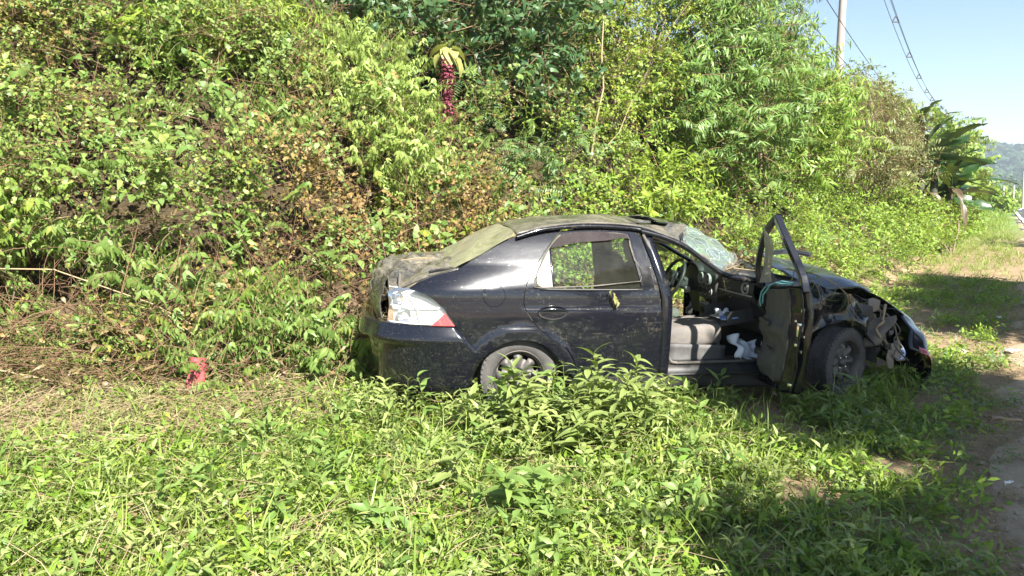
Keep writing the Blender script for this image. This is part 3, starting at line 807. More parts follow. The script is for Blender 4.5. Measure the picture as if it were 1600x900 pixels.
shrub('leafy_shrub', (-3.9, 8.0), [B_(0, 0, .25, .35, .3, .3), B_(.5, .2, .4, .4, .3, .35)],
      TP['weedbig'] + TP['vinebig'], 'willow', 'fresh green shrub below the lime clump on the left bank', 'shrub', 110, (.8, 1.2), .05, STEM_G, .015)
shrub('leafy_shrub', (.15, 8.9), [B_(0, -.3, .35, .4, .35, .4), B_(.5, 0, .6, .4, .35, .35), B_(-.3, .1, .7, .35)],
      TP['whorls'] + TP['fernsmall'], 'bluish', 'bluish green shrub just above the car roof, below the purple flower spike', 'shrub', 150, (.9, 1.4), .03, STEM_G, .02)
shrub('leafy_shrub', (1.5, 9.6), [B_(0, -.3, .4, .55, .4, .4), B_(.6, 0, .5, .5, .4, .4)],
      TP['weedbig'] + TP['whorls'], 'lime', 'yellow-green shrub on the slope above the crushed front of the roof', 'shrub', 150, (.8, 1.2), .03, STEM_G, .02)
shrub('leafy_shrub', (-.7, 7.85), [B_(0, -.1, .4, .45, .3, .35), B_(-.4, .1, .6, .35)],
      TP['vinebig'] + TP['vine'], 'lime', 'bright green vine mound touching the air just over the rear window', 'shrub', 130, (.8, 1.2), .1, STEM_R, .02)
# wilted shrubs with hanging leaves at the foot of the bank, left of the car
shrub('hanging_shrub', (-1.65, 5.85), [B_(0, 0, .38, .35, .3, .28), B_(.35, -.05, .30, .3, .25, .25), B_(-.3, .05, .5, .25)],
      TP['droop'], 'weed2', 'shrub with hanging green leaves between the car tail and the red scrap', 'shrub', 150, (.6, .9), .05, STEM_B, .012, up=.9)
shrub('hanging_shrub', (-2.35, 5.6), [B_(0, .1, .36, .30, .2, .26), B_(.3, .05, .12, .22, .2, .14), B_(-.15, 0, .05, .2, .2, .12)],
      TP['droop'], 'weed2', 'wilting green shrub growing around the red scrap', 'shrub', 110, (.6, .9), .05, STEM_B, .01, up=.9)
shrub('hanging_shrub', (-2.05, 6.15), [B_(0, 0, .62, .2, .18, .3), B_(.05, 0, .3, .18, .16, .25)],
      TP['droop'], 'pale', 'tall thin shoot with pale folded leaves above the red scrap', 'shrub', 60, (.55, .8), 0, STEM_G, .01, up=.9)
shrub('hanging_shrub', (-4.2, 6.0), [B_(-.2, 0, .75, .3, .3, .25), B_(.2, 0, .95, .3, .3, .2), B_(-.1, -.1, 1.25, .35, .3, .2)],
      TP['droop'], 'pale', 'shrub with large pale hanging leaves at the left edge, mid height', 'shrub', 130, (.75, 1.15), 0, STEM_P, .012, up=.9)
shrub('hanging_shrub', (-3.2, 6.1), [B_(-.3, 0, .95, .25, .2, .15), B_(.15, 0, .75, .25, .2, .15), B_(.5, 0, .5, .25, .2, .15)],
      TP['droop'], 'weed2', 'arching branch of green leaves sloping down over the dark hollow at left', 'shrub', 90, (.7, 1.0), 0, STEM_P, .012, up=.9)

shrub('hanging_shrub', (-3.35, 5.75), [B_(0, 0, .22, .38, .3, .2), B_(.5, .1, .25, .35, .25, .2), B_(-.5, .1, .3, .35, .25, .22)],
      TP['droop'] + TP['vine'], 'vine', 'low olive shrub at the foot of the bank, left of the red scrap', 'shrub', 170, (.55, .85), .2, STEM_R, .012, up=.9)
# fern with long fronds, top left
fr = empty('fern', (-4.2, 8.1, float(ground_z(-4.2, 8.1)) + .05), 0, 'fern with long feathery fronds near the top left corner', 'fern')
for k in range(9):
    t = t_fern(U(.8, 1.15), 20, .15, .03)
    az = -1.3 + k * .42; A = scatter_arrays([t], [[0, 0, .05 * k]], np.array([[.25 * math.cos(az), .25 * math.sin(az) - .3, 1.]]), np.array([1.]), np.array([0.]), az=np.array([az]))
    big_mesh('frond', [A], [LM['lime'], STEM_G], fr)

# plant with big pale heart leaves over a hanging purple flower spike
def single_leaf(name, L, W, droop, mat, parent, loc, rot, seg=6, fold=.2, wave=.0, heart=False, tear=0):
    V, F, Cc = [], [], []
    for i in range(seg + 1):
        t = i / seg
        w = (math.sin(PI * min(1, t * .98 + .02) ** (.55 if heart else .75)) ** .8) * W / 2
        for s in (-1, -.5, 0, .5, 1):
            x_ = w * s; y_ = L * (t - .2 * droop * t * t) - (abs(s) * .12 * L if heart and t < .3 else 0)
            z_ = -droop * L * t * t * .75 + fold * abs(x_) + wave * math.sin(t * 14 + s * 2) * abs(s)
            V.append((x_, y_, z_)); Cc.append((.3 + .3 * abs(s), .4, 0, 1))
    for i in range(seg):
        for j in range(4):
            if tear and j in (0, 3) and (i * 7 + j) % tear == 0: continue
            a = i * 5 + j; F += [(a, a + 1, a + 6), (a, a + 6, a + 5)]
    o = big_mesh(name, [(np.array(V), np.array(F), np.zeros(len(F), int), np.array(Cc))], [mat], parent)
    o.location = loc; o.rotation_euler = rot
    return o
PALEHEART = leafmat('pale_heart_leaf', (.26, .27, .07), (.38, .36, .13), tr=.3, yellow=(.34, .28, .1))
PURPLE = leafmat('purple_flower', (.14, .020, .040), (.27, .07, .10), tr=.1, yellow=(.2, .05, .08))
pz = 2.28
pp = empty('flowering_plant', (-.74, 8.75, pz), 0, 'plant with pale heart-shaped leaves over a hanging purple flower spike', 'plant')
big_mesh('stalk', [tubes_arrays([([(0, .2, -.4), (.02, .1, .3), (.0, .05, .8), (.02, 0, .96)], .018, .01)])], [STEM_R], pp)
ft = Tpl()
for k in range(900):
    h = rng.random() ; a = U(0, 6.28); rr_ = (.075 + .03 * math.sin(h * 9 + 1)) * U(.3, 1.1)
    ft.leaf(np.array([math.cos(a) * rr_, math.sin(a) * rr_ - .05, .12 + h * .72]), (math.cos(a), math.sin(a), U(-.8, .3)), U(.025, .045), .028, .3, .3, 0, False, True)
ft.fin(); cc = np.zeros((len(ft.V), 4)); cc[:, 0] = ft.T; cc[:, 1] = .3; cc[:, 3] = 1
big_mesh('flower_spike', [(ft.V, ft.F, ft.M, cc)], [PURPLE, STEM_R], pp)['kind'] = 'stuff'
for k, (x_, z_, az, tilt) in enumerate([(-.06, .92, 2.2, -.7), (.05, .90, -2.1, -.75), (.0, .94, 3.3, -.9), (-.03, .98, 1.3, -.2), (.06, .96, -1.2, -.4), (.03, .95, -2.9, -.8), (-.08, .86, 1.9, -1.0), (.1, .84, -1.9, -1.0)]):
    single_leaf('leaf', U(.20, .26), U(.16, .20), .5, PALEHEART, pp, (x_, -.03, z_), (tilt, 0, az), heart=True)

# banana plant
BX, BY = at(1452, 300, 19.0)[:2]
bn = empty('banana_plant', (BX, BY, 1.0), 0, 'banana plant with long dark green leaves beside the road end of the bank', 'banana plant')
BSTEM = simple('banana_stem', (.05, .05, .03), .8, var=.4)
BZ = 1.0
for k, (dx, h) in enumerate(((.1, 1.25), (.45, .75), (-.2, 1.7))):
    big_mesh('stem', [tubes_arrays([([(dx, 0, -1.2), (dx * 1.1, 0, h * .5), (dx * 1.2, 0, h)], .13, .07)], sides=8)], [BSTEM], bn)
    for j in range(11):
        a = rad(-25 + 230 * ((j * .382 + k * .2) % 1.0)); dv = Vector((math.cos(a), U(-.55, .35), math.sin(a) * .9 + .1)).normalized()
        o = single_leaf('leaf', U(.95, 1.5) * (1.15 if dv.x > .4 else .9), U(.30, .42), U(.15, .7), LM['banana'], bn, (dx * 1.2, 0, h - .03 * j), (0, 0, 0), 12, .22, .03, tear=5)
        o.rotation_euler = (dv.to_track_quat('Y', 'Z') @ Matrix.Rotation(U(-.9, .9), 4, 'Y').to_quaternion()).to_euler()
BDEAD = leafmat('dead_banana_leaf', (.07, .05, .03), (.13, .095, .05), tr=.15)
for k in range(4):
    single_leaf('dead_leaf', U(1.0, 1.5), .18, U(.8, 1.4), BDEAD, bn, (U(-.5, .5), -.1, U(.5, 1.2)), (U(-.9, -.2), 0, U(0, 6.28)), 10, .8, .05, tear=4)['label'] = 'dead brown hanging leaf'
# second small banana behind, sticking up over the ridge
b2 = empty('banana_plant', (at(1432, 200, 21)[0], 21, .9), 0, 'smaller banana plant poking up behind the first one', 'banana plant')
big_mesh('stem', [tubes_arrays([([(0, 0, 0), (0, 0, 1.4), (0, 0, 2.8)], .12, .06)], sides=8)], [simple('banana_stem_2', (.12, .10, .05), .8, var=.4)], b2)
for j in range(6):
    single_leaf('leaf', U(.9, 1.3), U(.3, .42), U(.4, 1.0), LM['banana'], b2, (0, 0, 2.7 - .1 * j), (U(.5, 1.2), 0, j * 2.4 + 1), 10, .25, .03, tear=5)

# distinct tall weeds standing in front of the car: each leaf its own mesh
LEAFME = {}
def leafy_weed(x, y, h, nl, L, W, label, mat='weed', lean=(0, 0), shared=None):
    r = empty('leafy_weed', (x, y, float(ground_z(x, y))), 0, label, 'weed')
    P = np.array([(0, 0, 0), (lean[0] * .3, lean[1] * .3, h * .5), (lean[0], lean[1], h)], float)
    big_mesh('stem', [tubes_arrays([(P, .005, .002)], sides=4)], [STEM_G], r)
    for i in range(nl):
        f = .2 + .8 * i / (nl - 1); b = along(P, f); az = i * 2.4 + x * 5
        k = (mat, i % 4)
        if k not in LEAFME:
            o = single_leaf('leaf', 1, .26, U(.4, .9), LM[mat], r, (0, 0, 0), (0, 0, 0), 5, .25); LEAFME[k] = o.data
        else:
            o = bpy.data.objects.new('leaf', LEAFME[k]); C.objects.link(o); o.parent = r
        s = L * U(.75, 1.15) * (1 - .35 * abs(f - .5))
        o.scale = (s * W / .26, s, s); o.location = b; o.rotation_euler = (U(.0, .8) + .3 * f, U(-.3, .3), az)
    return r
lw = [(.60, 4.55, .66, 22, .21, .30, 'tallest leafy weed, right against the rear door below its handle', 'weed'),
      (.80, 4.62, .58, 20, .20, .28, 'leafy weed at the rear door, next right of the tallest one', 'weed'),
      (.46, 4.6, .52, 18, .18, .30, 'leafy weed between the rear wheel and the tallest weed', 'weed'),
      (.98, 4.8, .42, 16, .19, .26, 'leafy weed in front of the door sill behind the seat', 'weed'),
      (-.14, 4.62, .55, 18, .20, .34, 'leafy weed covering the left half of the rear wheel', 'weed2'),
      (.06, 4.55, .60, 22, .20, .34, 'leafy weed covering the middle of the rear wheel', 'weed'),
      (.25, 4.62, .54, 18, .19, .32, 'leafy weed covering the right edge of the rear wheel', 'weed2'),
      (.12, 4.35, .42, 16, .19, .34, 'lower leafy weed just in front of the rear wheel', 'weed'),
      (-.58, 4.85, .46, 10, .15, .30, 'thin dark weed standing against the rear bumper', 'weed2'),
      (.02, 3.30, .36, 14, .19, .36, 'big-leaved weed low in the middle of the foreground', 'weed2'),
      (.20, 3.42, .34, 12, .19, .36, 'big-leaved weed just right of the foreground centre', 'weed2'),
      (-.35, 3.55, .34, 12, .17, .30, 'pointed-leaf weed left of the foreground centre', 'weed'),
      (.64, 4.2, .38, 16, .19, .30, 'drooping weed below the leafy clump at the rear door', 'weed'),
      (-1.05, 3.2, .30, 10, .16, .26, 'lance-leaved weed at the bottom edge, left of centre', 'weed2'),
      (.40, 4.15, .34, 12, .18, .36, 'pale wide-leaved weed on the flattened patch below the door', 'weed'),
      (2.15, 4.75, .34, 9, .24, .18, 'long-leaved weed in the shade below the open door', 'weed2'),
      (2.42, 4.95, .38, 9, .24, .20, 'long-leaved weed in front of the front wheel', 'weed2')]
for a in lw:
    leafy_weed(a[0], a[1], a[2] * .90, int(a[3] * 1.5), a[4] * .82, a[5], a[6], a[7], lean=(U(-.14, .14), U(-.2, .05)))
for k, (x_, y_, h_, lb) in enumerate([(.70, 4.42, .50, 'short leafy weed in front of the two tallest ones'), (.54, 4.40, .46, 'short leafy weed left of the tallest one'), (.88, 4.42, .40, 'low leafy weed at the right foot of the tall clump'), (.00, 4.48, .46, 'bright leafy weed at the left front of the rear wheel'), (.18, 4.48, .50, 'bright leafy weed before the hub of the rear wheel'), (.34, 4.42, .42, 'bright leafy weed at the right front of the rear wheel'), (-.26, 4.5, .36, 'low leafy weed left of the rear wheel')]):
    leafy_weed(x_, y_, h_, 26, .15, .32, lb, 'weed', lean=(U(-.15, .15), U(-.15, .05)))

# bare stems and branches
def stick(name, paths, mat, label, cat):
    o = big_mesh(name, [tubes_arrays(paths, sides=6)], [mat]); return tag(o, label, cat)
stick('bare_stem', [([(1.0, 9.6, 1.9), (1.07, 9.55, 2.5), (1.15, 9.5, 2.9), (1.12, 9.5, 3.3), (1.14, 9.5, 3.8)], .016, .008), ([(1.0, 9.5, 1.95), (1.35, 9.45, 2.35), (1.5, 9.4, 2.75)], .012, .006)], STEM_P, 'pale bare stem rising out of the slope behind the roof', 'stem')
stick('dead_branch', [([(-5.6, 6.8, 1.7), (-4.75, 6.9, 2.3), (-4.3, 6.9, 2.65)], .028, .016), ([(-4.75, 6.9, 2.3), (-4.6, 6.8, 2.55)], .012, .006)], STEM_P, 'pale broken branch slanting in at the upper left edge', 'branch')
stick('dead_branch', [([(-4.6, 5.7, 1.02), (-3.6, 5.75, 1.0), (-2.9, 5.9, .7), (-2.1, 5.9, .25)], .006, .004), ([(-2.9, 5.9, .7), (-2.3, 5.7, .32)], .006, .003)], STEM_P, 'long thin brown stalk sloping down from the left edge to the red scrap', 'branch')
stick('dead_branch', [([(-4.2, 5.4, .35), (-3.2, 5.35, .16), (-2.2, 5.4, .12)], .008, .004)], STEM_P, 'thin dry stalk lying along the ground at the lower left', 'branch')
stick('dead_branch', [([(-2.05, 5.6, .05), (-1.6, 5.75, .3), (-1.3, 5.8, .42)], .010, .004), ([(-1.8, 5.68, .18), (-1.5, 5.5, .22)], .006, .003)], STEM_P, 'short dry branch beside the tail of the car', 'branch')
# purple-leaved seedling on the left bank
ps = empty('purple_seedling', (-2.15, 7.15, 1.05), 0, 'seedling with a few dull purple leaves halfway up the left bank', 'plant')
PL = leafmat('dull_purple_leaf', (.20, .10, .09), (.32, .18, .15), tr=.25, yellow=(.3, .15, .12))
big_mesh('stem', [tubes_arrays([([(0, 0, -.1), (0, -.05, .2)], .006, .004)])], [STEM_R], ps)
for k in range(5): single_leaf('leaf', .15, .10, .5, PL, ps, (0, -.05, .18), (-.5 + .2 * k, 0, k * 1.3 + 2.4), heart=True)
# pale leaves of a creeper at the left edge
# red scrap
sc_ = simple('red_plastic', (.24, .022, .03), .6, var=.4, dust=(.30, .16, .13), dustamt=.4)
V = []; 
for i in range(9):
    for j in range(5):
        V.append((-.07 + .035 * j * (1 - .05 * abs(i - 4)) + .01 * math.sin(i * 1.3), -.02 * math.sin(j * 1.6 + i * .7), -.02 + .045 * i))
o = from_py('red_scrap', V, [(i * 5 + j, i * 5 + j + 1, i * 5 + j + 6, i * 5 + j + 5) for i in range(8) for j in range(4)], sc_); solid(o, .004)
o.location = (-2.40, 5.42, .02); o.rotation_euler = (-.2, .12, .3)
tag(o, 'crumpled red scrap standing in the wilted shrub at lower left', 'scrap')
# grey rock and small stones
def rock(x, y, s, sq, label, col):
    bm = bmesh.new(); bmesh.ops.create_icosphere(bm, subdivisions=3, radius=1)
    sd = U(0, 50)
    for v in bm.verts:
        k = 1 + .45 * (float(vnoise(v.co.x * 1.7 + sd, v.co.y * 1.7 + v.co.z * 2.1)) - .5) + .12 * (float(vnoise(v.co.x * 6 + sd, v.co.y * 6 + v.co.z * 5)) - .5)
        v.co = Vector((v.co.x * k * s, v.co.y * k * s * .8, v.co.z * k * s * sq))
    o = from_bm('stone', bm, simple('stone_surface', col, .9, var=.35, bump=.6, vscale=8), None, True, 50)
    o.location = (x, y, float(ground_z(x, y)) + s * sq * .35); o.rotation_euler = (0, 0, U(0, 6)); return tag(o, label, 'stone')
rock(2.50, 5.05, .10, .75, 'fist-sized grey stone in the shaded grass below the front wheel', (.26, .26, .27))
rock(2.38, 5.15, .07, .6, 'smaller grey stone touching the left of the larger one', (.22, .22, .22))
rock(4.55, 7.3, .05, .7, 'pale stone by the path edge in front of the bumper', (.45, .40, .33))
# litter on the ground
def scrap(x, y, w, l, col, label, cat, rz=0, name='litter_piece'):
    V = [(-w + 2 * w * i / 4, -l + 2 * l * j / 3, .012 + .02 * abs(math.sin(i * 1.3 + j * 2.1))) for i in range(5) for j in range(4)]
    o = from_py(name, V, [(i * 4 + j, (i + 1) * 4 + j, (i + 1) * 4 + j + 1, i * 4 + j + 1) for i in range(4) for j in range(3)], simple('litter_paper', col, .7)); solid(o, .004)
    o.location = (x, y, float(ground_z(x, y)) + .03); o.rotation_euler = (0, 0, rz); return tag(o, label, cat)
scrap(4.98, 7.2, .07, .05, (.72, .76, .80), 'bluish white wrapper on the sandy path', 'wrapper', .4)
scrap(6.1, 9.1, .05, .04, (.75, .75, .72), 'small white scrap in the shaded grass', 'scrap paper', 1.2)
scrap(2.66, 3.78, .028, .008, (.8, .8, .76), 'tiny white filter end on the path, lower right', 'scrap paper', .3)
scrap(3.4, 4.9, .09, .025, (.40, .27, .15), 'dry brown leaf lying on the path', 'dead leaf', -.4, 'fallen_leaf')
scrap(28.6, 44.5, .35, .3, (.8, .8, .78), 'white rubble heap at the foot of the far posts', 'rubble', 0, 'rubble')

# ---------------------------------------------------------------- poles, wires, posts
CONC = simple('pole_concrete', (.34, .28, .25), .9, var=.2, vscale=4, bump=.3)
METAL = simple('galvanised_metal', (.30, .31, .32), .5, .6, var=.2)
PORC = simple('insulator_glaze', (.20, .12, .08), .3, var=.1)
WIRE = simple('cable_sheath', (.07, .07, .08), .6, var=.1)
def pole(x, y, z0, H, label, r0=.14, r1=.08, rz=0.):
    r = empty('power_pole', (x, y, z0), rz, label, 'power pole')
    bm = bmesh.new(); bmesh.ops.create_cone(bm, cap_ends=True, segments=14, radius1=r0, radius2=r1, depth=H, matrix=Matrix.Translation((0, 0, H / 2)))
    from_bm('shaft', bm, CONC, r, True, 50)
    for zz, w in ((H - .25, 1.0), (H - .95, .7)):
        bm = bmesh.new(); bmesh.ops.create_cube(bm, size=1, matrix=Matrix.Translation((0, -.14, zz)) @ Matrix.Diagonal((w * 2, .09, .09, 1)))
        from_bm('crossarm', bm, METAL, r)
        for s in (-.9, -.3, .3, .9):
            bm = bmesh.new()
            for k, rr_ in enumerate((.05, .07, .05, .06)):
                bmesh.ops.create_cone(bm, cap_ends=True, segments=10, radius1=rr_, radius2=rr_ * .7, depth=.05, matrix=Matrix.Translation((s * w, -.14, zz + .07 + .045 * k)))
            from_bm('insulator', bm, PORC, r, True, 40)
    for k in range(4):
        bm = bmesh.new(); bmesh.ops.create_cube(bm, size=1, matrix=Matrix.Translation((.13, 0, H - 1.6 - .55 * k)) @ Matrix.Diagonal((.10, .07, .10, 1)))
        from_bm('bracket', bm, METAL, r)
    return r
pz1 = float(ground_z(10.35, 24.0))
pole(10.35, 24.0, pz1, 9.6, 'near concrete power pole rising out of the ridge shrubs', rz=.5)
pole(39.2, 69.0, float(ground_z(39.2, 69.)), 8.9, 'far concrete power pole beyond the banana plant', rz=.5)
def wire(a, b, sag, r, label, n=24, spacers=False, name='cable'):
    a = np.array(a, float); b = np.array(b, float)
    off = [(-.16, 0, 0), (.16, 0, 0), (0, 0, .26)] if spacers else [(0, 0, 0)]
    def pts(o): return [a + (b - a) * t + np.array(o) - (0, 0, sag * 4 * t * (1 - t)) for t in np.linspace(0, 1, n)]
    if not spacers:
        return tag(big_mesh(name, [tubes_arrays([(pts((0, 0, 0)), r, r)], sides=5)], [WIRE]), label, 'cable')
    root = empty(name, tuple(a), 0, label, 'cable')
    for o in off: big_mesh('strand', [tubes_arrays([([p - a for p in pts(o)], r, r)], sides=5)], [WIRE], root)
    for t in (.12, .25, .38, .5, .62, .72, .82, .92):
        c = (b - a) * t - np.array((0, 0, sag * 4 * t * (1 - t)))
        big_mesh('spacer', [tubes_arrays([([c + off[0], c + off[2]], .03, .03), ([c + off[1], c + off[2]], .03, .03), ([c + off[0], c + off[1]], .03, .03)], sides=4)], [WIRE], root)
wire((10.4, 24.0, 11.0), (39.6, 69.0, 9.1), 1.5, .014, 'bundle of three sagging cables with spacers running to the far pole', 30, True, 'cable_bundle')
wire((5.2, 15.0, 6.7), (38.8, 69.0, 8.2), 1.2, .012, 'upper faint thin wire left of the near pole')
wire((4.9, 15.0, 6.0), (38.8, 69.0, 7.9), 1.2, .012, 'lower faint thin wire left of the near pole')
wire((4.2, 12, 8.0), (4.15, 16.5, 2.4), 0, .006, 'thin stay wire among the branches at the top edge')
POST = simple('weathered_post', (.42, .36, .30), .9, var=.3)
import itertools
posts = [(1541, 296, 325, 60, 'tall grey post nearest the white rubble heap'), (1524, 305, 326, 55, 'short grey post half hidden by the verge, leftmost'), (1566, 293, 324, 70, 'second post right of the rubble heap'),
         (1556, 306, 328, 58, 'thin low post between two taller ones'), (1598, 272, 322, 75, 'tallest post, at the right edge'), (1583, 292, 322, 85, 'post left of the tallest one'), (1574, 300, 318, 95, 'small far post in the row')]
for px, py0, py1, Y, lb in posts:
    f = 1150.; cp, sp2 = math.cos(rad(7.4)), math.sin(rad(7.4))
    u = (px - 800) / f; v = -(py1 - 450) / f
    dd = np.array([u, cp + v * sp2, -sp2 + v * cp]); k = Y / dd[1]; X = u * k; gz = float(ground_z(X, Y)); H = (py1 - py0) / f * Y * 1.02
    bm = bmesh.new(); bmesh.ops.create_cone(bm, cap_ends=True, segments=8, radius1=.11, radius2=.09, depth=H + .6, matrix=Matrix.Translation((0, 0, (H - .1) / 2)))
    o = from_bm('post', bm, POST, None, True, 50); o.location = (X, Y, gz); o.rotation_euler = (U(-.03, .03), U(-.05, .05), 0); tag(o, lb, 'post', 'posts along the far field')
# far shrubs behind the verge
for k, (X, Y, rr_, lb) in enumerate([(37, 58, 1.1, 'round green bush just left of the far posts'), (48, 78, 1.6, 'dark bush behind the second far post'), (57, 88, 2.0, 'wide dark bush near the right edge in the far field'), (41, 66, 1.2, 'small bush at the base of the far power pole'), (66, 110, 2.5, 'far tree clump below the hill'), (80, 120, 3.0, 'far tree clump at the right edge below the hill')]):
    shrub('field_bush', (X, Y), [B_(0, 0, rr_ * .6, rr_, rr_, rr_ * .7), B_(rr_ * .9, 0, rr_ * .5, rr_ * .8, rr_ * .8, rr_ * .6), B_(-rr_, 0, rr_ * .4, rr_ * .7)], TP['vinebig'], 'cover' if k % 2 == 0 else 'glossy', lb, 'bush', 90, (3.0, 5.0), 0, STEM_B, .08, nbr=1)

# trees at the roadside to the right, outside the picture: they throw the shade on the grass and the car front
def shade_tree(x, y, blobs, n, label, leaf='glossy', s=(1.3, 2.0)):
    shrub('roadside_tree', (x, y), blobs, TP['whorl'], leaf, label, 'tree', n, s, 0, STEM_B, .12, up=.3, inner=.15, nbr=5)
SH = (.438 / .9325, -.899 / .9325)   # metres toward the sun per metre of height (x, y), for 43 degrees

# ================================================================ THE CAR (metres; x forward, y to the far side, z up)
car = empty('wrecked_car', (CARO.x, CARO.y, CARO.z), 0, 'black four-door saloon, roof dusty and crushed, front door hanging open and bonnet buckled', 'car')
car.rotation_euler = (0, rad(1.5), CYAW)

def paint_mat(name, dust, col=(.006, .0065, .010), speck=.5, rough=.07):
    m, t, out = nt(name); p = nd(t, 'ShaderNodeBsdfPrincipled'); oc = objco(t)
    n1 = noise(t, 3.2, 8, .7, oc, .6); n2 = noise(t, 38, 5, .75, oc); n3 = noise(t, 160, 2, .5, oc)
    mp = nd(t, 'ShaderNodeMapping'); mp.inputs['Scale'].default_value = (1.5, 1.5, 14); t.links.new(oc, mp.inputs[0])
    st = noise(t, 6, 5, .7, mp.outputs[0], .4)
    f1 = ramp(t, math_(t, 'ADD', math_(t, 'MULTIPLY', n1, .6), math_(t, 'MULTIPLY', n2, .4)), [(.62 - .32 * dust, 0.), (.82 - .24 * dust, min(.97, .25 + .75 * dust))])
    fs = ramp(t, n3, [(.69, 0.), (.73, speck * .8)])
    fst = ramp(t, st, [(.60, 0.), (.85, .22 * min(1, dust * 3 + .3))])
    f = math_(t, 'MAXIMUM', math_(t, 'MAXIMUM', f1, fs), fst)
    dc = mixc(t, n2, (.20, .17, .11), (.36, .32, .23))
    t.links.new(mixc(t, f, col, dc), p.inputs['Base Color'])
    t.links.new(math_(t, 'ADD', math_(t, 'MULTIPLY', f, .6), rough + .16, True), p.inputs['Roughness'])
    t.links.new(math_(t, 'SUBTRACT', 1.0, math_(t, 'MULTIPLY', f, 1.0), True), p.inputs['Coat Weight'])
    p.inputs['Coat Roughness'].default_value = rough; p.inputs['Specular IOR Level'].default_value = .12
    bp = nd(t, 'ShaderNodeBump'); bp.inputs['Strength'].default_value = .12; bp.inputs['Distance'].default_value = .01
    t.links.new(math_(t, 'ADD', noise(t, 5, 3, .5, oc), math_(t, 'MULTIPLY', f, .25)), bp.inputs['Height']); t.links.new(bp.outputs[0], p.inputs['Normal']); t.links.new(bp.outputs[0], p.inputs['Coat Normal'])
    t.links.new(p.outputs[0], out.inputs[0]); return m
PAINT = paint_mat('black_paint', .14)
PAINT_D = paint_mat('dusty_black_paint', .22, speck=.8)
PAINT_R = paint_mat('mud_caked_paint', .74, col=(.03, .031, .034), speck=.3)
PAINT_SHEEN = paint_mat('bonnet_sheen_paint', .36, col=(.05, .058, .08), speck=.3, rough=.22)  # black paint with its bluish sheen put into the base colour, plus dust
BLACKPL = simple('black_plastic', (.014, .014, .015), .45, var=.3, dust=(.16, .14, .10), dustamt=.22)
BLACKGL = simple('gloss_black_trim', (.008, .008, .009), .12, coat=1, var=.1)
RUBBER = simple('rubber', (.025, .025, .026), .75, var=.3, dust=(.25, .22, .18), dustamt=.6)
TYREM = simple('tyre_rubber', (.035, .035, .036), .85, var=.25, dust=(.15, .135, .12), dustamt=.5, bump=.3)
GREYPL = simple('grey_plastic', (.30, .30, .29), .6, var=.12, dust=(.42, .38, .3), dustamt=.4)
DASHM = simple('dashboard_plastic', (.028, .029, .031), .55, var=.3, bump=.2, bscale=200, dust=(.16, .15, .12), dustamt=.3)
TRIMM = simple('door_card_plastic', (.022, .023, .022), .6, var=.3, dust=(.22, .2, .15), dustamt=.5)
SEATM = simple('grey_seat_cloth', (.125, .115, .11), .95, var=.12, bump=.5, bscale=220, dust=(.32, .27, .2), dustamt=.4)
SEATS = simple('dark_seat_base', (.06, .06, .065), .6, var=.2, dust=(.22, .2, .16), dustamt=.4)
CARPET = simple('dark_carpet', (.02, .02, .021), .95, var=.4, bump=.4)
CHROME = simple('chrome', (.75, .76, .78), .12, 1.0, var=.05)
STEELD = simple('dark_steel', (.05, .05, .055), .45, .6, var=.3, dust=(.25, .22, .18), dustamt=.5)
TANHOSE = simple('muddy_hose', (.22, .17, .12), .8, var=.4)
LINERM = simple('liner_grey', (.05, .05, .05), .7, var=.3, dust=(.2, .17, .13), dustamt=.45)
def glass_mat(name, tint=(.75, .85, .80), dustf=.12, crack=0, dcol=(.42, .40, .30), thresh=.5):
    m, t, out = nt(name); oc = objco(t)
    tr_ = nd(t, 'ShaderNodeBsdfTransparent'); tr_.inputs[0].default_value = (*tint, 1)
    gl = nd(t, 'ShaderNodeBsdfGlossy'); gl.inputs['Roughness'].default_value = .03
    fr_ = nd(t, 'ShaderNodeFresnel'); fr_.inputs[0].default_value = 1.5
    m1 = nd(t, 'ShaderNodeMixShader'); t.links.new(fr_.outputs[0], m1.inputs[0]); t.links.new(tr_.outputs[0], m1.inputs[1]); t.links.new(gl.outputs[0], m1.inputs[2])
    df = nd(t, 'ShaderNodeBsdfDiffuse'); n = noise(t, 5, 8, .75, oc, .8)
    f = ramp(t, n, [(thresh - .18, dustf * .35), (thresh + .18, min(1, dustf * 1.3))])
    c = mixc(t, noise(t, 40, 4, .7, oc), tuple(v * .75 for v in dcol), dcol)
    if crack:
        a = nd(t, 'ShaderNodeTexVoronoi', feature='DISTANCE_TO_EDGE'); a.inputs['Scale'].default_value = 9; t.links.new(oc, a.inputs['Vector'])
        b = nd(t, 'ShaderNodeTexVoronoi', feature='DISTANCE_TO_EDGE'); b.inputs['Scale'].default_value = 34; t.links.new(oc, b.inputs['Vector'])
        e1 = ramp(t, a.outputs['Distance'], [(0., 1.), (.022, 0.)]); e2 = ramp(t, b.outputs['Distance'], [(0., .8), (.03, 0.)])
        e2 = math_(t, 'MULTIPLY', e2, ramp(t, noise(t, 3, 3, .6, oc), [(.42, 0.), (.6, 1.)]))
        e = math_(t, 'MULTIPLY', math_(t, 'MAXIMUM', e1, e2), crack)
        c = mixc(t, e, c, (.75, .85, .80)); f = math_(t, 'MAXIMUM', f, e)
    t.links.new(c, df.inputs[0])
    m2 = nd(t, 'ShaderNodeMixShader'); t.links.new(f, m2.inputs[0]); t.links.new(m1.outputs[0], m2.inputs[1]); t.links.new(df.outputs[0], m2.inputs[2])
    t.links.new(m2.outputs[0], out.inputs[0]); return m
G_SIDE = glass_mat('side_glass', (.55, .70, .62), .05)
G_REAR = glass_mat('caked_rear_glass', (.5, .6, .45), .80, dcol=(.27, .26, .16), thresh=.44)
G_WIND = glass_mat('cracked_windscreen_glass', (.60, .80, .72), .30, .7, dcol=(.34, .42, .37))
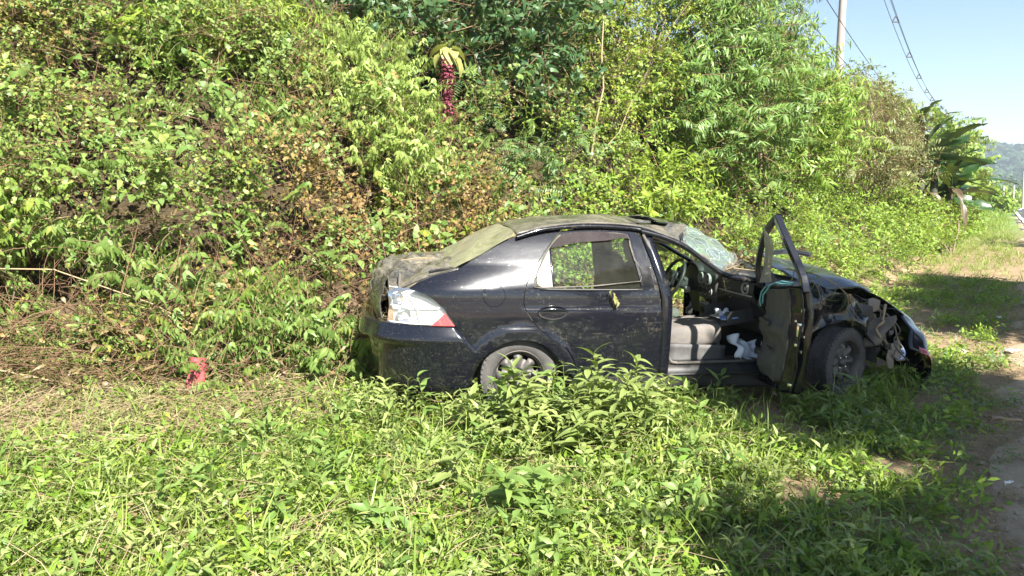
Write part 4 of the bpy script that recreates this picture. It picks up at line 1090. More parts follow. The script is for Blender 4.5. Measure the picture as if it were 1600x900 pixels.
G_VIS = glass_mat('smoked_visor', (.20, .17, .18), .22, dcol=(.22, .18, .17))
G_LAMP = glass_mat('clear_lamp_lens', (.95, .95, .95), .10, dcol=(.6, .58, .5))

# --- body side: half width as a function of length and height
_HZ = np.linspace(.05, 1.55, 301)
_k = np.exp(-np.linspace(-2, 2, 25) ** 2); _k /= _k.sum()
_HWS = np.interp(_HZ, [.0, .3, .5, .70, .84, .90, .97, 1.06, 1.2, 1.33, 1.5], [.765, .797, .813, .820, .817, .805, .781, .741, .667, .590, .48])
_HWS = np.convolve(np.pad(_HWS, 12, 'edge'), _k, 'valid')
def hw(x, z):
    w = float(np.interp(z, _HZ, _HWS)) + .006 / (1 + math.exp((z - .750) / .003))
    if x < -.28: w *= max(.02, 1 - (min(.999, (-.28 - x) / .80)) ** 3.0) ** (1 / 3.0)
    if x > 2.5: w -= .18 * ((x - 2.5) / .8) ** 2
    if x < .45 and z > .88: w -= .038 * ((.45 - x) / .9) ** 2 * min(1, (z - .88) / .16)
    r = math.hypot(x + .03, z - .20)
    if z > .1 and r < .46: w += .020 * (lambda q: q * q * (3 - 2 * q))(min(1, max(0, (.450 - r) / .05)))      # wheel arch lip
    return w
def cr(pts, n=6, closed=False):
    """Catmull-Rom through points (2-D)"""
    P = [Vector(p) for p in pts]; out = []
    for i in range(len(P) - 1):
        a = P[i - 1] if i else P[0] * 2 - P[1]; b, c = P[i], P[i + 1]; d = P[i + 2] if i + 2 < len(P) else P[-1] * 2 - P[-2]
        for k in range(n):
            t = k / n
            out.append(tuple(.5 * ((2 * b) + (c - a) * t + (2 * a - 5 * b + 4 * c - d) * t * t + (3 * b - a - 3 * c + d) * t ** 3)))
    out.append(tuple(P[-1])); return out
def poly(*segs, n=5):
    out = []
    for s in segs:
        q = cr(s, n) if len(s) > 2 else [tuple(p) for p in s]
        for p in q:
            if not out or (abs(out[-1][0] - p[0]) + abs(out[-1][1] - p[1])) > 1e-4: out.append(p)
    if abs(out[0][0] - out[-1][0]) + abs(out[0][1] - out[-1][1]) < 1e-4: out.pop()
    return out
def inside(p, poly_):
    x, y = p; c = False; n = len(poly_)
    for i in range(n):
        x1, y1 = poly_[i]; x2, y2 = poly_[i - 1]
        if (y1 > y) != (y2 > y) and x < (x2 - x1) * (y - y1) / (y2 - y1) + x1: c = not c
    return c
def densify(pl, h):
    out = []
    for i in range(len(pl)):
        a, b = Vector(pl[i]), Vector(pl[(i + 1) % len(pl)]); k = max(1, int((b - a).length / h))
        out += [tuple(a + (b - a) * (j / k)) for j in range(k)]
    return out
def panel(name, outline, fn, mat, holes=(), th=.012, h=.03, parent=None, far=False, crump=None, nonorm=False):
    """a sheet filling `outline` (x, z) with holes, lifted to y = -fn(x, z); thickness goes inward"""
    outs = [densify(outline, h)] + [densify(q, min(h, .012) if len(q) > 20 else h) for q in holes]
    V = []; E = []
    for o in outs:
        s = len(V); V += o; E += [(s + i, s + (i + 1) % len(o)) for i in range(len(o))]
    xs = [p[0] for p in outline]; zs = [p[1] for p in outline]
    arr = np.array(V)
    for i in range(int((max(xs) - min(xs)) / h) + 1):
        for j in range(int((max(zs) - min(zs)) / h) + 1):
            p = (min(xs) + i * h + .004 + (j % 2) * h * .5, min(zs) + j * h + .003)
            if inside(p, outline) and not any(inside(p, q) for q in holes):
                if np.min(np.abs(arr - p).sum(1)) > h * .45: V.append(p)
    r = geometry.delaunay_2d_cdt([Vector(p) for p in V], E, [], 0, 1e-5)
    vv, ff = r[0], r[2]
    F = []
    for f in ff:
        c = sum((Vector(vv[i]) for i in f), Vector((0, 0))) / len(f)
        if inside(c, outline) and not any(inside(c, q) for q in holes): F.append(list(f))
    def pos(x, z):
        y = fn(x, z); dx = dy = dz_ = 0
        if crump: dx, dy, dz_ = crump(x, z)
        return Vector((x + dx, (y + dy) * (1 if far else -1), z + dz_))
    def nrm(x, z):
        e = .006; a = (pos(x + e, z) - pos(x - e, z)).cross(pos(x, z + e) - pos(x, z - e)).normalized()
        return a if (a.y > 0) == far else -a
    W = [pos(*v) for v in vv]; N = [nrm(*v) for v in vv]
    G_ = []
    for f in F:
        a, b, c = (W[f[k]] for k in range(3)); q = (b - a).cross(c - a)
        G_.append(f if (q.y > 0) == far else f[::-1])
    nw = len(W); VN = list(N)
    if th:
        cnt = {}
        for f in G_:
            for k in range(3): cnt[(f[k], f[(k + 1) % 3])] = 1
        rim = [e for e in cnt if (e[1], e[0]) not in cnt]
        W2 = list(W) + [w - n_ * th for w, n_ in zip(W, N)]; VN += [-n_ for n_ in N]
        G2 = list(G_) + [[i + nw for i in f[::-1]] for f in G_]
        for i, j in rim:
            s_ = len(W2); W2 += [W[i], W[j], W2[nw + j], W2[nw + i]]
            rn = (W[j] - W[i]).cross(W2[nw + j] - W[j]); rn = -rn.normalized() if rn.length > 0 else N[i]
            VN += [rn] * 4; G2.append([s_ + 1, s_, s_ + 3, s_ + 2])
        W, G_ = W2, G2
    o = from_py(name, W, G_, mat, parent if parent is not None else car)
    if not nonorm: o.data.normals_split_custom_set_from_vertices([tuple(n_) for n_ in VN])
    return o
def off(d): return lambda x, z: hw(x, z) + d
def gridmesh(name, fn, nu, nv, mat, th=0, parent=None, flip=False, smooth=True):
    V = [fn(i / (nu - 1), j / (nv - 1)) for i in range(nu) for j in range(nv)]
    F = [(i * nv + j, (i + 1) * nv + j, (i + 1) * nv + j + 1, i * nv + j + 1) for i in range(nu - 1) for j in range(nv - 1)]
    if flip: F = [f[::-1] for f in F]
    o = from_py(name, V, F, mat, parent if parent is not None else car, smooth)
    if th: solid(o, th, -1, False)
    return o
def pipe(name, pts, r, mat, parent=None, sides=8, n=5, closed=False, taper=None):
    P = [Vector(p) for p in (cr(pts, n) if len(pts) > 2 else pts)]
    V, F = [], []; m = len(P)
    for i, p in enumerate(P):
        if closed: d = (P[(i + 1) % m] - P[i - 1]).normalized()
        else: d = (P[min(i + 1, m - 1)] - P[max(i - 1, 0)]).normalized()
        a = d.cross(Vector((.13, .2, .97)) if abs(d.z) < .9 else Vector((1, 0, 0))).normalized(); b = d.cross(a)
        rr = r if taper is None else r + (taper - r) * i / (m - 1)
        for k in range(sides):
            t = 2 * PI * k / sides; V.append(p + rr * (a * math.cos(t) + b * math.sin(t)))
    for i in range(m if closed else m - 1):
        for k in range(sides):
            F.append((i * sides + k, i * sides + (k + 1) % sides, ((i + 1) % m) * sides + (k + 1) % sides, ((i + 1) % m) * sides + k))
    if not closed: F += [list(range(sides))[::-1], [(m - 1) * sides + k for k in range(sides)]]
    return from_py(name, V, F, mat, parent if parent is not None else car)
def boxm(name, c, s, mat, parent=None, rot=(0, 0, 0), bev=.008, seg=2):
    bm = bmesh.new(); bmesh.ops.create_cube(bm, size=1, matrix=Matrix.Diagonal((*s, 1)))
    if bev: bmesh.ops.bevel(bm, geom=list(bm.edges), offset=bev, segments=seg, affect='EDGES', profile=.6)
    o = from_bm(name, bm, mat, parent if parent is not None else car, True, 40)
    o.location = c; o.rotation_euler = rot; return o
def lathe(name, prof, mat, parent=None, n=32, loc=(0, 0, 0), rot=(0, 0, 0), close=False):
    """profile (radius, height along local z)"""
    V, F = [], []; m = len(prof)
    for k in range(n):
        t = 2 * PI * k / n
        for r, z in prof: V.append((r * math.cos(t), r * math.sin(t), z))
    for k in range(n):
        k2 = (k + 1) % n
        for i in range(m - 1 + (1 if close else 0)): j = (i + 1) % m; F.append((k * m + i, k2 * m + i, k2 * m + j, k * m + j))
    o = from_py(name, V, F, mat, parent if parent is not None else car); o.location = loc; o.rotation_euler = rot
    o.data.set_sharp_from_angle(angle=rad(45)); return o

AC = (-.03, .20)
def arch(cx, cz, r, a0, a1, n=20): return [(cx + r * math.cos(rad(a0 + (a1 - a0) * i / n)), cz + r * math.sin(rad(a0 + (a1 - a0) * i / n))) for i in range(n + 1)]
G = .003
door_rear = [(.285, 1.283), (.145, 1.13), (.02, .945), (-.012, .84), (-.002, .75), (.105, .605), (.30, .46), (.365, .36), (.385, .24)]
quarter = poly([(-.487, .632), (-.565, .75), (-.685, .84), (-.80, .878)], [(-.80, .878), (-.66, .955), (-.47, 1.012)], [(-.47, 1.012), (-.27, 1.13), (-.09, 1.222), (.07, 1.283), (.285, 1.316)],
               [(.285, 1.316), (.285 - G * 2, 1.29)], [(p[0] - G * 2, p[1]) for p in door_rear], [(.37, .235), (.305, .22)], arch(*AC, .335, 4, 143, 26), [(-.298, .402), (-.487, .632)])
quarter = poly(quarter, n=1) if False else quarter
# fuel flap: a round hole in the panel with the flap set in it
flap_c = (-.225, .842)
flap_hole = [(flap_c[0] + .078 * math.cos(a), flap_c[1] + .078 * math.sin(a)) for a in np.linspace(0, 2 * PI, 28, endpoint=False)]
panel('rear_quarter_panel', quarter, off(0), PAINT, [flap_hole])
panel('fuel_flap', [(flap_c[0] + .075 * math.cos(a), flap_c[1] + .075 * math.sin(a)) for a in np.linspace(0, 2 * PI, 28, endpoint=False)], off(.001), PAINT, h=.03)
boxm('fuel_flap_grip', (flap_c[0] - .066, -.818, flap_c[1]), (.028, .006, .02), BLACKPL, rot=(0, 0, 0), bev=.004)
panel('rear_quarter_panel', quarter, off(0), PAINT, far=True, h=.05)
arch_in = arch(*AC, .337, 0, 180, 24)
def liner(name, cx, cz, r, sgn=-1):
    return gridmesh(name, lambda u, v: (cx + r * math.cos(PI * u), sgn * (.80 - .28 * v), cz + r * math.sin(PI * u)), 24, 3, LINERM)
liner('wheel_arch_liner', AC[0], AC[1], .345)
panel('wheel_arch_back', poly(arch(*AC, .40, -20, 200, 24)), lambda x, z: .50, LINERM, th=.01, h=.1)

# rear door
win_hole = poly([(.275, 1.255), (.19, 1.175), (.10, 1.03), (.065, .955), (.072, .915), (.11, .890)], [(.11, .890), (.845, .890)], [(.845, .890), (.80, 1.13), (.775, 1.262)], [(.775, 1.262), (.5, 1.277), (.275, 1.255)])
rdoor = poly(door_rear, [(.385, .24), (.385, .215)], [(.385, .215), (1.015, .205)], [(1.015, .205), (1.005, .45), (1.0, .65), (.97, .9), (.925, 1.08), (.872, 1.275)], [(.872, 1.275), (.83, 1.298), (.76, 1.306)], [(.76, 1.306), (.5, 1.312), (.285, 1.283)])
for far in (False,):
    s = 1 if far else -1
    d = panel('rear_door', rdoor, off(0), PAINT_D if not far else PAINT, [win_hole], far=far, h=.03 if not far else .06, th=.02)
    if not far:
        rd = d
        panel('pillar_trim', poly([(.79, 1.285), (.862, .905)], [(.862, .905), (.935, .905)], [(.935, .905), (.905, 1.08), (.868, 1.262)], [(.868, 1.262), (.79, 1.285)]), off(.004), BLACKGL, parent=rd, th=.004)
        qp = poly([(.185, 1.155), (.10, 1.02), (.078, .95), (.085, .918), (.115, .9)], [(.115, .9), (.195, .9)], [(.195, .9), (.185, 1.155)])
        panel('quarter_pane_cover', qp, off(-.004), GREYPL, parent=rd, th=.006)
        glass = poly([(.198, 1.178), (.28, 1.252)], [(.28, 1.252), (.5, 1.272), (.772, 1.258)], [(.772, 1.258), (.842, .893)], [(.842, .893), (.198, .893)])
        panel('rear_door_glass', glass, off(-.010), G_SIDE, parent=rd, th=0, h=.08)
        vis = poly([(.195, 1.165), (.24, 1.225), (.29, 1.262)], [(.29, 1.262), (.5, 1.284), (.772, 1.268)], [(.772, 1.268), (.795, 1.225)], [(.795, 1.225), (.775, 1.24), (.72, 1.238), (.60, 1.222), (.40, 1.205), (.195, 1.165)])
        panel('rain_visor', vis, off(.012), G_VIS, parent=rd, th=.003)
        # seals and mouldings round the opening
        def edge3(pts, d_): return [(p[0], -(hw(*p) + d_), p[1]) for p in pts]
        pipe('window_seal', edge3(win_hole[::3], .0), .006, RUBBER, rd, 6, 2, closed=False)
        pipe('belt_moulding', edge3([(.10, .886), (.3, .884), (.5, .883), (.7, .883), (.85, .884)], .003), .009, BLACKPL, rd, 6, 3)
        pipe('window_divider', edge3([(.196, .895), (.190, 1.03), (.19, 1.165)], -.002), .007, BLACKGL, rd, 6, 3)
        # handle: bowl and grip
        cx, cz = .19, .722
        bowl = gridmesh('handle_bowl', lambda u, v: (cx + .105 * v * math.cos(2 * PI * u), -(hw(cx, cz) + .003 - .03 * (1 - v ** 3) + .006 * v), cz + .047 * v * math.sin(2 * PI * u)), 29, 6, BLACKPL, parent=rd)
        V = []
        pipe('handle_rim', [(cx + .107 * math.cos(a), -(hw(cx, cz) + .002), cz + .049 * math.sin(a)) for a in np.linspace(0, 2 * PI, 20, endpoint=False)], .004, PAINT, rd, 6, 1, closed=True)
        gridmesh('handle_grip', lambda u, v: (cx - .098 + .196 * u, -(hw(cx, cz) + .003 + .016 * math.sin(PI * u) ** .6 * math.sin(PI * (.15 + .7 * v))), cz + .010 + (.030 - .0 * u) * (1 - v) * math.sin(PI * min(max(u, .06), .94)) ** .5), 17, 7, PAINT, parent=rd, flip=True, th=.004)
    else:
        panel('rear_door_glass', poly([(.12, .9), (.12, 1.05)], [(.12, 1.05), (.28, 1.25)], [(.28, 1.25), (.77, 1.26)], [(.77, 1.26), (.84, .895)]), off(-.012), G_SIDE, parent=d, th=0, h=.1, far=True)
# B pillar behind the rear door edge, door seal
for s in (-1, 1):
    gridmesh('centre_pillar', lambda u, v, s=s: (1.0 + .075 * v - .12 * max(0, u - .55) / .45, s * (hw(1.0, .25 + 1.03 * u) - .035), .25 + 1.03 * u), 16, 3, PAINT, th=.04, flip=s > 0)
pipe('door_seal', [(.895, -.645, 1.268), (.965, -.71, 1.10), (1.0, -.765, .93), (1.02, -.775, .75), (1.055, -.775, .5), (1.10, -.77, .36), (1.16, -.77, .335)], .011, RUBBER)
pipe('door_seal', [(1.16, -.77, .335), (1.5, -.77, .34), (1.80, -.77, .345)], .010, RUBBER)
# roof rail over the doors and A pillar: near side is bent down, far side stands a little higher
def rail(name, pts, w, mat, s=-1, dz=0):
    P = cr(pts, 6)
    def fn(u, v):
        f = u * (len(P) - 1); i = min(int(f), len(P) - 2); a, b = Vector(P[i]), Vector(P[i + 1]); p = a + (b - a) * (f - i)
        x, y, z = p; t = v * 2 * PI
        return (x, s * (y - w * .6 * math.cos(t)) , z + w * .5 * math.sin(t) + dz)
    return gridmesh(name, fn, 40, 9, mat)
rail('roof_rail', [(-.05, .655, 1.235), (.12, .640, 1.287), (.31, .625, 1.312), (.55, .615, 1.322), (.80, .615, 1.312), (.90, .625, 1.298)], .035, PAINT_D)
rail('front_roof_pillar', [(.88, .630, 1.292), (1.06, .655, 1.248), (1.22, .69, 1.178), (1.36, .73, 1.075), (1.48, .765, .995), (1.62, .775, .965), (1.80, .78, .95)], .05, PAINT_D)
rail('roof_rail', [(-.05, .655, 1.235), (.12, .640, 1.287), (.31, .625, 1.312), (.55, .615, 1.322), (.80, .615, 1.315), (1.1, .625, 1.30)], .035, PAINT, 1)
rail('front_roof_pillar', [(1.1, .625, 1.30), (1.3, .655, 1.25), (1.6, .70, 1.12), (1.8, .74, 1.02), (1.95, .77, .95)], .045, PAINT, 1)
pipe('drip_moulding', [(.05, -.648, 1.285), (.3, -.628, 1.333), (.6, -.618, 1.345), (.88, -.632, 1.325), (1.1, -.67, 1.255)], .007, RUBBER)
# sill
gridmesh('door_sill', lambda u, v: (.36 + 1.62 * u, -(.60 + .19 * min(1, v * 1.8) - .02 * max(0, v - .55)), .335 - .0 * u - (.02 * math.sin(min(1, v * 1.8) * PI * .5)) - .17 * max(0, v - .45) / .55), 14, 10, BLACKPL, th=.01)
gridmesh('door_sill', lambda u, v: (.36 + 1.62 * u, (.60 + .20 * min(1, v * 1.8)), .335 - .17 * max(0, v - .45) / .55), 8, 10, BLACKPL, th=.01)
pipe('sill_moulding', [(1.05, -.795, .255), (1.4, -.797, .255), (1.85, -.797, .258)], .012, BLACKPL)
boxm('sill_plug', (1.075, -.785, .30), (.02, .01, .02), CHROME, bev=.004)

# roof: mud-caked, dented, folded at the front
def roof_fn(u, v):
    # u: rear -> front, v: near -> far
    xs0, xs1 = -.045, 1.22 + .28 * math.sin(PI * .5 * min(1, v * 1.35)) - .10 * max(0, v - .75) / .25
    x = xs0 + (xs1 - xs0) * u; q = 2 * v - 1
    edge = float(np.interp(x, [-.05, .1, .3, .6, .85, 1.05, 1.25, 1.5], [1.262, 1.30, 1.331, 1.343, 1.328, 1.275, 1.195, 1.29]))
    if v > .5: edge = float(np.interp(x, [-.05, .1, .3, .6, 1.2, 1.5], [1.262, 1.30, 1.331, 1.343, 1.325, 1.28]))
    cen = float(np.interp(x, [-.05, .3, .66, 1.04, 1.3, 1.5], [1.30, 1.375, 1.395, 1.388, 1.352, 1.315]))
    z = edge + (cen - edge) * (1 - abs(q) ** 2.3)
    w = float(np.interp(x, [-.05, .3, .9, 1.25, 1.5], [.635, .615, .615, .675, .66]))
    k = max(0, (u - .55) / .45)
    z += k * (.030 * math.sin(x * 17 + q * 3.5) - .022 * abs(math.sin(x * 9 - q * 5)) + .018 * math.sin(q * 11 + x * 6)) * (1 - abs(q) ** 4)
    z -= .05 * math.exp(-((x - .95) / .16) ** 2 - ((q + .45) / .3) ** 2) + .02 * math.exp(-((x - .35) / .25) ** 2 - ((q - .1) / .4) ** 2)
    z += .006 * math.sin(x * 23 + q * 9) * (.3 + u)
    return (x, q * w, z)
gridmesh('roof', roof_fn, 60, 40, PAINT_R, th=.012, flip=False)
# peeled corner of headliner showing bluish at the crushed front of the roof
gridmesh('roof_fold', lambda u, v: (.98 + .22 * u + .03 * math.sin(v * 5), -.36 + .22 * v, 1.385 + .012 * math.sin(u * 7 + v * 3) - .05 * u * u), 8, 8, PAINT, th=.004)
# rear glass
def rg(u, v):
    q = 2 * v - 1; x = -.045 - .44 * u; zc = 1.297 - .285 * u - .02 * math.sin(u * PI) * -1; ze = 1.255 - .238 * u
    w = .632 + .055 * u
    return (x - .05 * (1 - abs(q) ** 2) * u, q * w, ze + (zc - ze) * (1 - abs(q) ** 2.2) + .004 * math.sin(u * 9 + q * 7))
gridmesh('rear_window', rg, 24, 30, G_REAR, th=0)
gridmesh('parcel_shelf', lambda u, v: (-.44 + .55 * u, -.62 + 1.24 * v, .93 + .01 * math.sin(v * 9)), 4, 6, CARPET, th=.01)
# boot lid: crumpled
def trunk_fn(u, v):
    q = 2 * v - 1
    P = [(-.46, 1.03), (-.56, 1.032), (-.70, 1.045), (-.80, 1.035), (-.90, .995), (-.96, .90), (-.995, .80), (-.99, .70), (-.98, .645)]
    f = u * (len(P) - 1); i = min(int(f), len(P) - 2); a, b = P[i], P[i + 1]; x = a[0] + (b[0] - a[0]) * (f - i); z = a[1] + (b[1] - a[1]) * (f - i)
    w = float(np.interp(-x, [.46, .66, .80, .90, 1.0], [.725, .70, .665, .615, .575]))
    ze = float(np.interp(-x, [.46, .56, .66, .76, .84, .90], [1.015, .99, .958, .905, .86, .80]))
    bow = (1 - abs(q) ** 2.4)
    x -= .055 * bow * min(1, u * 1.5)
    if u < .55: z = z - (z - min(z, ze)) * (1 - bow)
    z += -.035 * max(0, 1 - abs(u - .28) / .28) * (abs(math.sin(q * 4.2 + u * 3)))
    c = .048 * (abs(math.sin(u * 11 + q * 5.0)) - .5) + .040 * (abs(math.sin(u * 17 - q * 9.0 + 1)) - .5) + .022 * (abs(math.sin(q * 13 + u * 9)) - .5) + .012 * (abs(math.sin(q * 29 - u * 23)) - .5)
    c *= math.sin(PI * min(1, .08 + u)) ** .3 * (.25 + .75 * bow)
    return (x - c * .5 * min(1, u * 2), q * w, z + c * (1 - u * .6))
gridmesh('boot_lid', trunk_fn, 56, 56, paint_mat('mud_caked_boot_paint', .68, col=(.03, .03, .03), speck=.3), th=.01, flip=True)
pipe('boot_seal', [(-.50, -.715, 1.0), (-.60, -.70, .965), (-.72, -.675, .925), (-.84, -.62, .862)], .012, BLACKPL)
pipe('boot_lid_tear', [(-.47, -.70, 1.012), (-.58, -.66, 1.005), (-.66, -.64, .985)], .008, BLACKPL)
# tail lamps
def lampx0(z): return float(np.interp(z, [.63, .70, .75, .84, .878], [-.487, -.545, -.58, -.69, -.80]))
def superp(x0, t, a=.80, b=.82, xc=-.28, n=3.0):
    """point on the plan curve, t in 0..1 from x0 at the side to the rear centre"""
    x0 = min(x0, xc); t0 = math.asin(min(1, (xc - x0) / a) ** (n / 2)) if x0 < xc else 0
    th = t0 + (PI / 2 - t0) * t
    return xc - a * math.sin(th) ** (2 / n), -b * math.cos(th) ** (2 / n)
REDL = simple('red_lamp_plastic', (.62, .03, .05), .2, coat=1, var=.1, dust=(.4, .3, .22), dustamt=.3)
WHITEL = simple('white_lamp_housing', (.74, .73, .68), .35, coat=.6, var=.1, dust=(.5, .46, .36), dustamt=.3)
SILV = simple('reflector', (.62, .66, .72), .18, .9, var=.1)
ORANGE = simple('orange_bulb', (.75, .3, .12), .3, var=.1)
for s in (-1, 1):
    def lampf(u, v, d=0, tmax=.50):
        z = .634 + .240 * v; x0 = lampx0(z); x, y = superp(x0, u * tmax * (1.0 - .25 * v))
        k = 1 + d; w = .82 + .0 * z
        wob = (hw(x0, z) / .82)
        return (x * (1 + d * .6), (y * wob + (0)) * (1 + d) * -s, z)
    root = gridmesh('tail_lamp', lambda u, v: lampf(u, v, -.035), 22, 12, WHITEL, flip=s > 0)
    gridmesh('lens', lambda u, v: lampf(u, v, .004), 22, 12, G_LAMP, parent=root, flip=s > 0)
    gridmesh('red_lens', lambda u, v: (lambda p: p)(lampf(u * .26 * (1 - v) + .001, v * .36, .010)), 10, 6, REDL, parent=root, flip=s > 0)
    pipe('lamp_rib', [lampf(t, .50, .002) for t in np.linspace(0.02, .97, 9)], .006, WHITEL, root, 6, 2)
    pipe('lamp_rib', [lampf(t, .03, .002) for t in np.linspace(0.02, .97, 9)], .006, WHITEL, root, 6, 2)
    pipe('lamp_rib', [lampf(.40, v, -.006) for v in np.linspace(0.03, .9, 7)], .004, WHITEL, root, 6, 2)
    for (uu, vv, r_, mt) in ((.66, .25, .052, SILV), (.70, .72, .036, SILV)):
        p = lampf(uu, vv, -.02); q1 = lampf(uu + .02, vv, -.02); tx = Vector(q1) - Vector(p); nrm = Vector((tx.y, -tx.x, 0)).normalized() * (1 if s < 0 else -1)
        if nrm.x > 0: nrm = -nrm
        o = lathe('reflector_bowl', [(.001, -.03), (r_ * .4, -.026), (r_ * .8, -.010), (r_, .006), (r_ * 1.06, .010)], mt, root, 20)
        o.location = Vector(p) + nrm * .006; o.rotation_euler = nrm.to_track_quat('Z', 'Y').to_euler()
    p = lampf(.62, .70, .0); boxm('indicator_bulb', p, (.014, .014, .02), ORANGE, root)
# rear bumper: lofted round the tail
def bumprow(z):
    if z > .45: return float(np.interp(z, [.45, .632], [-.335, -.487]))
    return -.03 - math.sqrt(max(0, .337 ** 2 - (z - .2) ** 2))
def bump_fn(u, v):
    z = .635 - .50 * v
    out = float(np.interp(z, [.13, .2, .35, .50, .545, .560, .62, .635], [-.06, -.02, .0, .012, .016, .004, -.004, -.012]))
    x0 = bumprow(z)
    if u <= .5: x, y = superp(min(x0, -.28), u * 2, .78, hw(-.2, z)); s = 1
    else: x, y = superp(min(x0, -.28), (1 - u) * 2, .78, hw(-.2, z)); s = -1
    if x0 > -.28 and (u < .02 or u > .98): x = x0
    k = abs(2 * u - 1)
    dent = .012 * math.sin(u * 37 + z * 9) * max(0, 1 - abs(u - .35) / .2)
    return (x - (out + dent) * (1 - k ** 3) - .07 * (1 - k ** 4) * (.5 < z), (y - out * k) * s, z)
gridmesh('rear_bumper', bump_fn, 90, 26, PAINT_D, th=.012)
gridmesh('boot_floor', lambda u, v: (-.93 + .6 * v, -.66 + 1.32 * u, .60), 3, 3, LINERM, th=.01)
gridmesh('rear_valance_panel', lambda u, v: (-.88 + .03 * v, -.60 + 1.2 * u, .60 + .36 * v), 5, 3, LINERM, th=.01)
gridmesh('bumper_ledge', lambda u, v: (lambda p: (p[0] * (1 - .10 * v), p[1] * (1 - .14 * v), .634 - .004 * v))(bump_fn(u, 0)), 60, 3, PAINT_D)
gridmesh('rear_valance', lambda u, v: (-.90 + .6 * v, -.62 + 1.24 * u, .62 + .0 * v), 3, 3, LINERM, th=.01)

# front wing (crumpled)
def crf(x, z):
    k = min(1, max(0, (x - 1.95) / .5))
    return (0, k * (.030 * math.sin(x * 19 + z * 13) + .028 * math.sin(x * 8 - z * 21) - .05), k * .012 * math.sin(x * 23))
FA = (2.47, .30)
fender = poly([(1.815, .945), (2.0, .95), (2.2, .935), (2.45, .86), (2.66, .80)], [(2.66, .80), (2.74, .70), (2.76, .58), (2.70, .50)], [(2.70, .50)] + [(FA[0] + .335 * math.cos(rad(a)), FA[1] + .335 * math.sin(rad(a))) for a in (40, 60, 80, 100, 120, 140, 160, 175)], [(2.135, .30), (2.11, .215)], [(2.11, .215), (1.83, .22)], [(1.83, .22), (1.815, .945)])
panel('front_wing', fender, off(-.01), PAINT_D, crump=crf, h=.025, th=.012)
panel('front_wing', poly([(1.9, .945), (2.2, .93), (2.8, .80)], [(2.8, .80), (2.9, .5)], [(2.9, .5), (2.75, .5)], [(FA[0] + .335 * math.cos(rad(a)), FA[1] + .335 * math.sin(rad(a))) for a in (40, 80, 120, 160, 175)], [(2.11, .215), (1.9, .22)]), off(-.01), PAINT, far=True, h=.06)
gridmesh('wheel_arch_liner', lambda u, v: (FA[0] + .345 * math.cos(PI * u), -.78 + .42 * v, FA[1] + .345 * math.sin(PI * u) + .02 * math.sin(u * 20)), 24, 5, LINERM)
panel('wheel_arch_back', poly([(2.05, .3), (2.05, .85)], [(2.05, .85), (2.75, .78)], [(2.75, .78), (2.85, .3)]), lambda x, z: .36, LINERM, th=.01, h=.1)

# bonnet: buckled upward, tilted
def hood_fn(u, v):
    # u rear -> front, v near -> far
    a = Vector((1.93, -.66, 1.045)); b = Vector((2.20, .0, 1.085)); c = Vector((2.48, .62, 1.06))
    d = Vector((2.78, -.66, .845)); e = Vector((3.20, .0, .80)); f = Vector((3.34, .60, .74))
    L = lambda p, q, r, t: p * ((1 - t) * (1 - 2 * t)) + q * (4 * t * (1 - t)) + r * (t * (2 * t - 1))
    R0, R1 = L(a, b, c, v), L(d, e, f, v)
    p = R0.lerp(R1, u)
    p.z += .050 * math.sin(PI * u) * (.5 + .5 * math.sin(PI * v)) + .020 * math.sin(u * 9 + v * 4) * (1 - v) - .04 * math.exp(-((u - .25) / .13) ** 2) * math.exp(-((v - .1) / .25) ** 2)
    p.z -= .07 * (max(0, (.10 - v) / .10)) ** 1.3 * math.sin(PI * min(1, u * 1.1))       # folded near edge
    p.z += .03 * max(0, 1 - u / .08) * (v > .3)
    p.x += .03 * math.sin(v * 14) * u
    return tuple(p)
gridmesh('bonnet', hood_fn, 40, 40, PAINT_SHEEN, th=.010, flip=False)
gridmesh('bonnet_underframe', lambda u, v: (lambda p: (p[0], p[1], p[2] - .028 - .012 * math.sin(u * 18) * math.sin(v * 12)))(hood_fn(.03 + .93 * u, .05 + .9 * v)), 24, 24, BLACKPL, flip=True)
pipe('cowl_strip', [(2.25, .02, 1.085), (2.45, .1, 1.10), (2.62, .18, 1.098), (2.82, .22, 1.07)], .022, BLACKGL, None, 8, 6)
gridmesh('cowl_panel', lambda u, v: (1.62 + .5 * math.sin(PI * .5 * min(1, u * 1.3)) + .22 * v, -.70 + 1.40 * u, .985 - .03 * v + .02 * math.sin(u * 17)), 20, 6, BLACKPL, th=.01)

# windscreen: cracked, sagging, still hanging between the crushed roof and the cowl
def ws_fn(u, v):
    # u: top -> bottom, v: near -> far
    top = lambda t: Vector((1.19 + .30 * math.sin(PI * .5 * min(1, t * 1.35)) - .08 * max(0, t - .75) / .25, -.655 + 1.31 * t, 1.215 + .125 * math.sin(PI * .5 * min(1, t * 1.7)) - .04 * max(0, t - .7)))
    bot = lambda t: Vector((1.50 + .63 * math.sin(PI * (.0 + .56 * t)), -.71 + 1.42 * t, 1.0 + .055 * math.sin(PI * .9 * t)))
    p = top(v).lerp(bot(v), u)
    p.z += .035 * math.sin(PI * u) * math.sin(PI * (.08 + .9 * v)) + .010 * math.sin(u * 14 + v * 9) + .008 * math.sin(v * 23 - u * 7)
    return tuple(p)
gridmesh('windscreen', ws_fn, 30, 34, G_WIND, th=0)
pipe('windscreen_frame', [ws_fn(0, t) for t in np.linspace(0, 1, 12)], .014, PAINT_D, None, 8, 2)
pipe('windscreen_frame', [ws_fn(1, t) for t in np.linspace(0, 1, 12)], .014, RUBBER, None, 8, 2)
pipe('windscreen_frame', [ws_fn(t, 0) for t in np.linspace(0, 1, 8)], .014, RUBBER, None, 8, 2)

